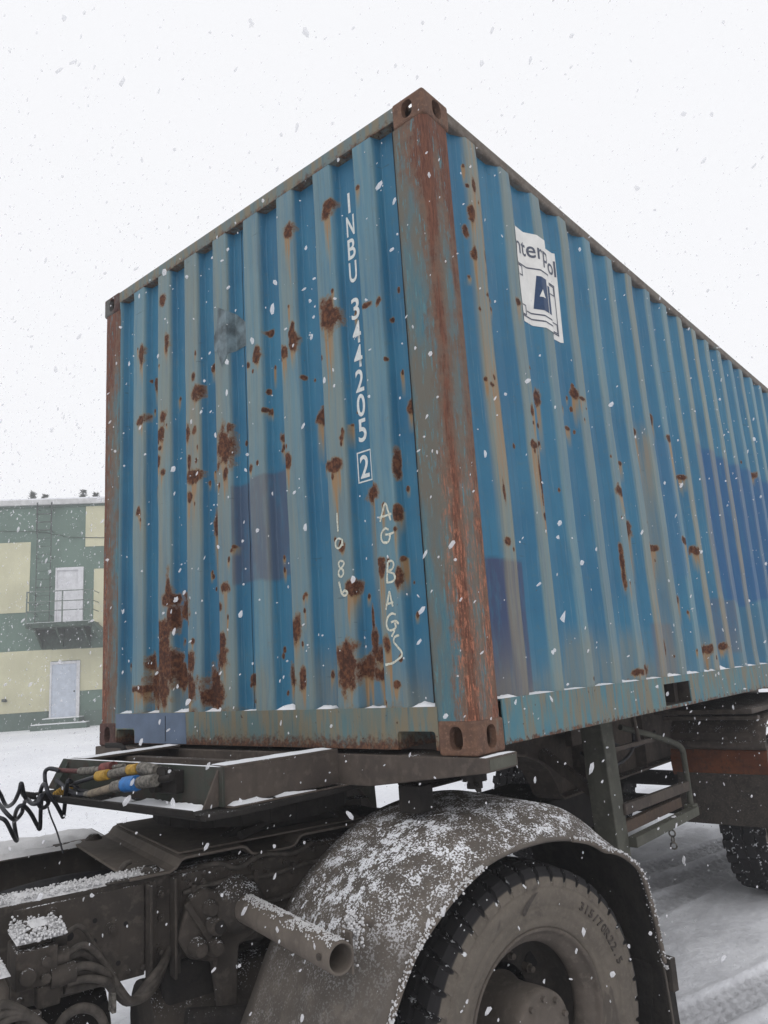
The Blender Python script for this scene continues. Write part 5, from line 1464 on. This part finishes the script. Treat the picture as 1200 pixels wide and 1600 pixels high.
r = rng.lognormal(math.log(.0016), .45, len(p)); r = np.minimum(r, .005)
V, F = rnd_blobs(p+nrm*.0008, r, nrm, .55, 2)
stuff(np_mesh('snow_crumbs', V, F, M['snow'], True), 'snow_crumbs', 'dry snow crumbs scattered over the arched mudguard of the truck', mw=TRM)
print('guard crumbs', len(p))
# crumbs along the rolled lips and on the tube
P_, R_ = [], []
for idx, dens in ((k1, 40), (k2, 26)):
    for i in idx:
        if i >= nr-1: continue
        for _ in range(dens):
            a = random.random()
            q = [GPx[i,-2]*(1-a)+GPx[i+1,-2]*a, GPy[i,-2]-.002, GPz[i,-2]*(1-a)+GPz[i+1,-2]*a]
            P_.append((q[0]+random.gauss(0,.004), q[1]+random.gauss(.002,.008), q[2]+.006+random.gauss(0,.003))); R_.append(abs(random.gauss(.0022,.0012))+.0006)
for _ in range(1500):
    y = random.uniform(.012, .66); a = random.gauss(0, .42)
    if abs(a) > .9: continue
    if mnoise.noise(Vector((y*14, a*3, 3))) < -.12: continue
    P_.append((-.742+.0465*math.sin(a), y, .908+.0465*math.cos(a))); R_.append(random.uniform(.0015, .0035))
for _ in range(260):
    P_.append((-.668+random.gauss(0,.012), .055+random.gauss(0,.02), .955+random.gauss(0,.02))); R_.append(random.uniform(.002,.006))
for _ in range(1500):   # lumps on the valves
    P_.append((random.uniform(-1.50,-1.365), random.uniform(.555,.73), .99+abs(random.gauss(0,.012)))); R_.append(random.uniform(.0015,.0055))
for _ in range(600):
    P_.append((random.uniform(-1.66,-1.54), random.uniform(.46,.58), .945+abs(random.gauss(0,.012)))); R_.append(random.uniform(.0015,.0055))
V, F = rnd_blobs(P_, R_, None, 1, 3)
stuff(np_mesh('snow_crumbs', V, F, M['snow_grey'], True), 'snow_crumbs', 'caked snow along the mudguard lip, its support tube and the valves', mw=TRM)
# crumbs along rails
P_, R_ = [], []
for _ in range(2600):
    x = random.uniform(-2.0, -1.02); y = random.uniform(.797, .90)
    P_.append((x, y, 1.052+.012*random.random())); R_.append(random.uniform(.0015, .005))
for _ in range(700):
    P_.append((random.uniform(-.53,-.02), random.uniform(.62,.69)-.02, 1.292)); R_.append(0.0001)
V, F = rnd_blobs(P_, R_, None, 1, 4)
stuff(np_mesh('snow_crumbs', V, F, M['snow_grey'], True), 'snow_crumbs', 'loose snow crumbs on the top of the near chassis rail', mw=TRM)

# ------------------------------------------------------------------ ground
def axis(lo, hi, d, far):
    core = np.arange(lo, hi, d); L = []
    s_ = d; x = hi
    while x < far: L.append(x); s_ *= 1.22; x += s_
    Rr = []; s_ = d; x = lo - d
    while x > -far: Rr.append(x); s_ *= 1.22; x -= s_
    return np.array(Rr[::-1] + list(core) + L)
gx = axis(-1.2, 7, .019, 600); gy = axis(-2.2, 5.5, .019, 600)
GXX, GYY = np.meshgrid(gx, gy)
lx = (GXX-.211)*math.cos(math.radians(15)) - (GYY+.017)*math.sin(math.radians(15))
ly = (GXX-.211)*math.sin(math.radians(15)) + (GYY+.017)*math.cos(math.radians(15))
nearm = (np.abs(GXX-3) < 7) & (np.abs(GYY-2) < 6.5)
h = .020*vnoise(GXX*.8, GYY*.8, 71, 4) + .007*vnoise(GXX*6, GYY*6, 72, 5) + .006*np.clip(vnoise(GXX*14, GYY*14, 73, 3)-.25, 0, 1)*2
track = np.zeros(h.shape)
def add_track(along, across, c0, w, strength, fade_a, pitch=.085):
    global h, track
    wob = .03*np.sin(along*.9+c0)
    a = np.clip(1-np.abs(np.abs(across-c0-wob)/(w/2))**6, 0, 1)*nearm*fade_a
    u = (across-c0-wob)/w
    tread = .5+.5*np.sign(np.sin(along*2*math.pi/pitch+np.abs(u)*9))*(np.abs(u) > .12)
    ribs = (np.abs((u*5) % 1-.5) < .14)
    h -= a*strength*(.020+.013*tread-.014*ribs)
    h += strength*.012*np.exp(-((np.abs(across-c0-wob)-w*.56)/.03)**2)*nearm*fade_a
    track[:] = np.maximum(track, a*strength*(.55+.45*tread))
one = np.ones(h.shape)
add_track(lx, ly, .14, .26, .8, np.clip((lx-.1)*3, 0, 1)); add_track(lx, ly, .47, .26, .8, np.clip((lx-.1)*3, 0, 1))
add_track(lx, ly, 1.99, .26, .8, np.clip((lx-.1)*3, 0, 1)); add_track(lx, ly, 2.31, .26, .8, np.clip((lx-.1)*3, 0, 1))
add_track(GXX, GYY, .30, .27, .9, np.clip((GXX-4.2)*3, 0, 1)); add_track(GXX, GYY, 2.14, .27, .9, np.clip((GXX-4.2)*3, 0, 1))
a9 = math.radians(-8)
add_track(GXX*math.cos(a9)+GYY*math.sin(a9), -GXX*math.sin(a9)+GYY*math.cos(a9), 1.33, .24, .6, one)
add_track(GXX*math.cos(a9)+GYY*math.sin(a9), -GXX*math.sin(a9)+GYY*math.cos(a9), -.62, .30, .5, one)
add_track(GXX*math.cos(a9)+GYY*math.sin(a9), -GXX*math.sin(a9)+GYY*math.cos(a9), 5.2, .5, .5, one)
h = h*np.where(nearm, 1, .8) + ground_z(GXX, GYY) - .012
# flatten right under the tyres
h = np.where((np.hypot(GXX-.25, GYY-.2) < .4) | (np.hypot(GXX-4, GYY-.3) < .3), np.minimum(h, .001), h)
def mat_ground():
    g = G('trodden_snow')
    p = g.pos(); tr = g.attr('track')
    a = g.noise(p, .5, 5, .6); b = g.noise(p, 14, 6, .68)
    col = g.mix(g.step(a, .35, .65), (.74, .75, .79), (.82, .83, .86))
    col = g.mix(g.m('MULTIPLY', g.step(b, .40, .62), .35), col, (.62, .63, .67))
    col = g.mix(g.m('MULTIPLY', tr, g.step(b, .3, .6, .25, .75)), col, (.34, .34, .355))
    x, y, z = g.xyz(p)
    # packed, driven-over surface round the vehicles, greyed also for the trailer's shade
    worn_shade = g.noise(g.scale(p, (1.0, 2.2, 1)), .9, 4, .6)
    worn_shade = g.m('MULTIPLY', g.step(worn_shade, .40, .60), g.m('MULTIPLY', g.step(x, .0, 1.2), g.m('MULTIPLY', g.step(x, 9, 7), g.m('MULTIPLY', g.step(y, -3.5, -2.5), g.step(y, 4.2, 3.0)))))
    col = g.mix(g.m('MULTIPLY', worn_shade, .6), col, (.44, .445, .47))
    sp = g.step(g.noise(p, 60, 3, .7), .66, .72)
    col = g.mix(g.m('MULTIPLY', sp, .35), col, (.25, .235, .22))
    g.bump(b, .55, .03)
    return g.done(col, .85, 0, .25)
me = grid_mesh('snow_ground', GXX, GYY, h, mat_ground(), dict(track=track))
g_o = bpy.data.objects.new('snow_ground', me); COL.objects.link(g_o)
g_o['kind'] = 'structure'; g_o['label'] = 'snow-covered yard with tyre tracks'

# ------------------------------------------------------------------ building across the yard (own frame: x along the facade, y into the building)
def mat_stucco(name, c):
    g = G(name); p = g.pos()
    a = g.noise(p, .8, 5, .6); b = g.noise(p, 25, 4, .6)
    s_ = g.noise(g.scale(p, (3, 3, .35)), 1, 4, .6)
    col = g.mix(g.step(a, .3, .7), tuple(x*.9 for x in c), tuple(x*1.08 for x in c))
    col = g.mix(g.m('MULTIPLY', g.step(s_, .52, .72), .3), col, tuple(x*.72 for x in c))
    g.bump(b, .2, .01)
    return g.done(col, .9, 0, .15)
M['b_green'] = mat_stucco('green_stucco', (.125, .180, .150))
M['b_plinth'] = mat_stucco('dark_green_plinth', (.105, .145, .125))
M['b_beige'] = mat_stucco('beige_stucco', (.53, .51, .36))
M['b_white'] = mat_plain('white_door_paint', (.58, .58, .60), .5, var=.1, sc=6, bump=.02)
M['b_bluewhite'] = mat_plain('bluish_white_door', (.47, .51, .58), .5, var=.1, sc=6, bump=.02)
M['b_trim'] = mat_plain('pale_grey_roof_edge', (.50, .50, .50), .6, var=.15, sc=3)
M['b_dark'] = mat_plain('dark_green_steel', (.045, .07, .055), .6, var=.3, sc=8)
M['b_ladder'] = mat_plain('dark_ladder_steel', (.055, .065, .062), .6, var=.3, sc=8)
M['b_rail'] = mat_plain('grey_green_railing', (.14, .17, .15), .6, var=.2, sc=8)
K = .8
BD = thing('green_building', 'two-storey green and beige building with a balcony door and roof ladder beyond the snowy yard', 'building', (11.673, 27.231, .341), math.radians(-41.92), world_space=False)
def bb(name, x0, z0, x1, z1, y0, y1, mat, parent=BD, bevel=0, label=None):
    return MB().box((x0*K, y0, z0*K), (x1*K, y1, z1*K)).build(name, mat, parent, bevel=bevel, label=label)
wall = bb('wall', -26, -1, 24, 10.66, 0, 11, M['b_green'])
bb('roof', -26.3, 10.66, 24.3, 10.93, -.16, 11.2, M['b_trim'], bevel=.02)
bb('roof_snow', -26.25, 10.93, 24.25, 10.99, -.14, 11.1, M['snow'])['kind'] = 'stuff'
bb('roof_soffit', -26, 10.56, 24, 10.66, -.06, -.001, M['b_plinth'])
for (x0, z0, x1, z1) in ((-7.5, 5.44, -1.02, 8.85), (1.53, 8.52, 6.5, 10.55), (1.96, 4.55, 6.0, 7.40), (-12, .78, .075, 3.62), (.075, 3.06, 1.395, 3.60), (1.395, 1.62, 6.0, 3.58), (-15, 5.44, -9.5, 8.85), (8, 4.6, 13, 8.8), (8, .8, 20, 3.6)):
    bb('beige_panel', x0, z0, x1, z1, -.022, -.0005, M['b_beige'])
bb('plinth', -26, -1, 0, .76, -.05, -.0005, M['b_plinth'])
bb('plinth', 1.66, -1, 24, .70, -.05, -.0005, M['b_plinth'])
# lower door with steps
d1 = bb('door', .13, .46, 1.25, 2.90, -.05, -.024, M['b_bluewhite'])
for (x0, z0, x1, z1) in ((.22, .58, 1.16, 1.52), (.22, 1.72, 1.16, 2.80)):
    bb('door_panel', x0, z0, x1, z1, -.056, -.0505, M['b_bluewhite'], d1, bevel=.008)
fr1 = MB()
for (x0, z0, x1, z1) in ((.05, .46, .13, 3.03), (1.25, .46, 1.40, 3.03), (.13, 2.90, 1.25, 3.03)): fr1.box((x0*K, -.085, z0*K), (x1*K, -.0245, z1*K))
fr1.build('door_frame', M['b_white'], d1)
MB().cyl((1.16*K, -.056, 1.62*K), (1.16*K, -.09, 1.62*K), .03, 8).build('handle', M['b_ladder'], d1)
bb('step', -.02, -.6, 1.62, .44, -.75, -.051, M['b_plinth'])
bb('step', -.32, -.6, 2.10, .22, -1.25, -.7505, M['b_plinth'])
bb('step_snow', -.30, .22, 2.08, .25, -1.24, -.76, M['snow'])['kind'] = 'stuff'
bb('step_snow', 0, .44, 1.60, .47, -.74, -.06, M['snow'])['kind'] = 'stuff'
# upper door, balcony, railing
d2 = bb('door', .27, 4.79, 1.24, 7.38, -.05, -.001, M['b_white'])
for (x0, z0, x1, z1) in ((.36, 4.95, 1.15, 5.9), (.36, 6.05, 1.15, 7.28)):
    bb('door_panel', x0, z0, x1, z1, -.056, -.0505, M['b_white'], d2, bevel=.008)
fr2 = MB()
for (x0, z0, x1, z1) in ((.19, 4.79, .27, 7.52), (1.24, 4.79, 1.48, 7.52), (.27, 7.38, 1.24, 7.52)): fr2.box((x0*K, -.10, z0*K), (x1*K, -.0005, z1*K))
fr2.build('door_frame', M['b_white'], d2)
bal = bb('balcony', -.66, 4.56, 2.22, 4.78, -1.25, -.0005, M['b_dark'])
bb('balcony_snow', -.62, 4.78, 2.18, 4.80, -1.2, -.02, M['snow'])['kind'] = 'stuff'
for x in (-.36, .60, 1.80):
    MB().prism([(-.0005, 3.66*K), (-.0005, 4.555*K), (-1.1, 4.555*K)], 0, x*K-.03, x*K+.03).build('bracket', M['b_dark'], bal)
bb('balcony_shade', -.36, 3.62, 1.86, 4.55, -.035, -.0005, M['b_dark'], bal)  # dark sheet on the wall stands for the shadow below the balcony
rail_ = MB()
for z in (6.22, 5.75, 5.32): rail_.tube([(-.64*K, -1.22, z*K), (2.2*K, -1.22, z*K)], .018, 6)
for z in (6.22, 5.75, 5.32):
    for x in (-.64, 2.2): rail_.tube([(x*K, -1.22, z*K), (x*K, -.02, z*K)], .016, 6)
rail_.build('railing', M['b_rail'], bal)
for x in (-.64, .93, 2.2): MB().box((x*K-.022, -1.245, 4.78*K), (x*K+.022, -1.20, 6.24*K)).build('rail_post', M['b_rail'], bal)
MB().prism([(2.22*K+.01, 4.3*K), (2.22*K+.01, 4.78*K), (6*K, 1.2*K), (6*K, .7*K)], 1, -1.2, -.4).build('stair_stringer', M['b_dark'], bal)
# roof ladder
lad = MB()
for x in (-.64, .02): lad.box((x*K-.025, -.36, 9.15*K), (x*K+.025, -.32, 10.72*K))
for x in (-.61, .035): lad.box((x*K-.014, -.34, 4.85*K), (x*K+.014, -.315, 9.15*K))
ladder = lad.build('ladder', M['b_ladder'], BD)
rg = MB()
for k in range(15):
    z = (4.95+.40*k)*K
    rg.tube([(-.63*K, -.33, z), (.03*K, -.33, z)], .009 if k < 11 else .02, 6)
for z in (5.2, 6.6, 8.0, 9.3, 10.4):
    for x in (-.62, .03): rg.tube([(x*K, -.33, z*K), (x*K, -.001, z*K)], .014, 6)
rg.build('rung', M['b_ladder'], ladder)
MB().tube(catmull([(-14, -.04, 9.75*K), (-2.47*K, -.04, 9.44*K), (.23*K, -.04, 9.16*K), (2.33*K, -.04, 8.93*K), (14, -.04, 8.4*K)], 6), .013, 6).build('cable', M['b_dark'], BD)
MB().box((-2.05*K, -.12, 1.33*K), (-1.88*K, -.001, 1.46*K)).cyl((-1.93*K, -.12, 1.38*K), (-1.80*K, -.20, 1.36*K), .04, 8).build('wall_lamp', M['b_ladder'], BD)

# ------------------------------------------------------------------ trees behind the building
M['needle'] = mat_plain('pine_needles', (.045, .06, .045), .9, var=.4, sc=2)
M['bark'] = mat_plain('pine_bark', (.06, .045, .035), .9, var=.4, sc=6)
def pine(loc, hgt, seed, label):
    rg_ = random.Random(seed)
    root = thing('pine_tree', label, 'tree', loc, group='pines behind the green building', world_space=False)
    MB().tube([(0, 0, 0), (.05, 0, hgt*.5), (0, .03, hgt)], [.2, .13, .015], 8).build('trunk', M['bark'], root)
    m = MB()
    z = hgt*.25
    while z < hgt-.1:
        t = (z-hgt*.25)/(hgt*.75); R_ = (1-t)**.85*hgt*.16 + .03
        for b in range(rg_.randint(5, 8)):
            a = rg_.random()*6.283; L = R_*rg_.uniform(.5, 1.1); up = rg_.uniform(.05, .5) + max(0, t-.85)*6
            n_ = max(4, int(L*9))
            for q in range(n_):
                f = (q+.6)/n_; c_ = Vector((math.cos(a)*L*f, math.sin(a)*L*f, z+up*L*f*f))
                for _ in range(2):
                    d = Vector((math.cos(a)+rg_.gauss(0,.7), math.sin(a)+rg_.gauss(0,.7), rg_.gauss(.3,.5))).normalized()*rg_.uniform(.10,.2)
                    w = d.cross(Vector((rg_.gauss(0,1), rg_.gauss(0,1), rg_.gauss(0,1)))).normalized()*.028
                    m.add([c_-w, c_+w, c_+d], [(0, 1, 2)])
        z += rg_.uniform(.16, .34)*(1 if t < .85 else .4)
    m.build('crown', M['needle'], root, recalc=False)
pine((16.40, 39.5, .34), 12.25, 1, 'pine whose tip shows above the flat roof beside the roof ladder')
pine((16.95, 39.2, .34), 12.10, 2, 'lower pine whose tip barely clears the roof edge near the ladder')
pine((18.22, 37.45, .34), 12.20, 3, 'pine whose tip shows above the right end of the visible roof')
pine((18.75, 37.0, .34), 12.0, 4, 'pine tip half hidden behind the far corner post of the container')

# ------------------------------------------------------------------ falling snow
rng = np.random.default_rng(23)
def flakes(n, lo, hi, rmean, seed, mind=.35, rcap=.0042):
    g_ = np.random.default_rng(seed)
    P = g_.uniform(lo, hi, (n, 3))
    d = np.linalg.norm(P-np.array(CAM), axis=1)
    ins = (P[:, 0] > -.03) & (P[:, 0] < 6.1) & (P[:, 1] > -.03) & (P[:, 1] < 2.47) & (P[:, 2] > .95) & (P[:, 2] < 4.02)
    ok = (d > mind) & ~ins & (P[:, 2] > ground_z(P[:, 0], P[:, 1])+.03)
    # only what the picture could see, plus a margin for a step to the side
    q = P-np.array(CAM); z = q@np.array(FWD); x = np.abs(q@np.array(RIGHT)); y = np.abs(q@np.array(DOWN))
    ok &= (z > 0) & (x < z*.507+1.2) & (y < z*.676+.8)
    P = P[ok]
    r = g_.lognormal(math.log(rmean), .45, len(P))
    E = np.array([.22, -.25, .9]) + g_.normal(0, .32, (len(P), 3)); E /= np.linalg.norm(E, axis=1)[:, None]
    r = np.minimum(r, rcap*np.clip(d[ok]/1.3, .55, 3)); k = g_.uniform(1.0, 3.0, len(P))
    return rnd_blobs(P, r, None, 1, seed, (E, k))
def mat_flake():
    """loose, fluffy crystals: light passes through them"""
    mt = bpy.data.materials.new('falling_flake'); mt.use_nodes = True
    nt = mt.node_tree; nt.nodes.clear()
    o = nt.nodes.new('ShaderNodeOutputMaterial'); d = nt.nodes.new('ShaderNodeBsdfDiffuse'); t = nt.nodes.new('ShaderNodeBsdfTranslucent')
    x = nt.nodes.new('ShaderNodeBsdfTransparent'); m1 = nt.nodes.new('ShaderNodeMixShader'); m2 = nt.nodes.new('ShaderNodeMixShader')
    d.inputs[0].default_value = (.9, .9, .92, 1); t.inputs[0].default_value = (.92, .92, .94, 1)
    m1.inputs[0].default_value = .5; m2.inputs[0].default_value = .55
    nt.links.new(d.outputs[0], m1.inputs[1]); nt.links.new(t.outputs[0], m1.inputs[2])
    nt.links.new(m1.outputs[0], m2.inputs[1]); nt.links.new(x.outputs[0], m2.inputs[2]); nt.links.new(m2.outputs[0], o.inputs[0])
    return mt
M['flake'] = mat_flake()
V1, F1 = flakes(20000, (-2.4, -1.8, 0), (4.5, 5, 6), .0017, 31, .60, .0036)
V2, F2 = flakes(3000, (-2, -2, 0), (18, 28, 11), .0046, 32, 4.0, .004)
V3, F3 = flakes(360, (-2.2, -1.5, 1.0), (-.3, .6, 3.2), .0024, 33, .80, .0042)
V4, F4 = flakes(9000, (-2, 2.5, 0), (4.5, 13, 6), .0034, 34, 2.0, .004)
V = np.concatenate([V1, V2, V3, V4]); F = np.concatenate([F1, F2+len(V1), F3+len(V1)+len(V2), F4+len(V1)+len(V2)+len(V3)])
stuff(np_mesh('falling_snow', V, F, M['flake'], True), 'falling_snow', 'snowflakes falling all around the container and across the yard', 'snowfall')
print('flake tris', len(F))

# ------------------------------------------------------------------ snowy air
if HAZE > 0:
    hz = MB().box((-700, -700, -1.2), (700, 700, 13.5)).build('haze', bpy.data.materials.new('snowy_air'))
    hm = hz.data.materials[0]; hm.use_nodes = True
    nt = hm.node_tree; nt.nodes.clear()
    o_ = nt.nodes.new('ShaderNodeOutputMaterial'); pv = nt.nodes.new('ShaderNodeVolumePrincipled')
    pv.inputs['Density'].default_value = HAZE; pv.inputs['Color'].default_value = (.93, .93, .95, 1); pv.inputs['Anisotropy'].default_value = .2
    nt.links.new(pv.outputs[0], o_.inputs['Volume'])
    hz['kind'] = 'stuff'; hz['label'] = 'pale haze of fine falling snow'
for o in scene.objects:
    for k in ('_world',):
        if k in o: del o[k]
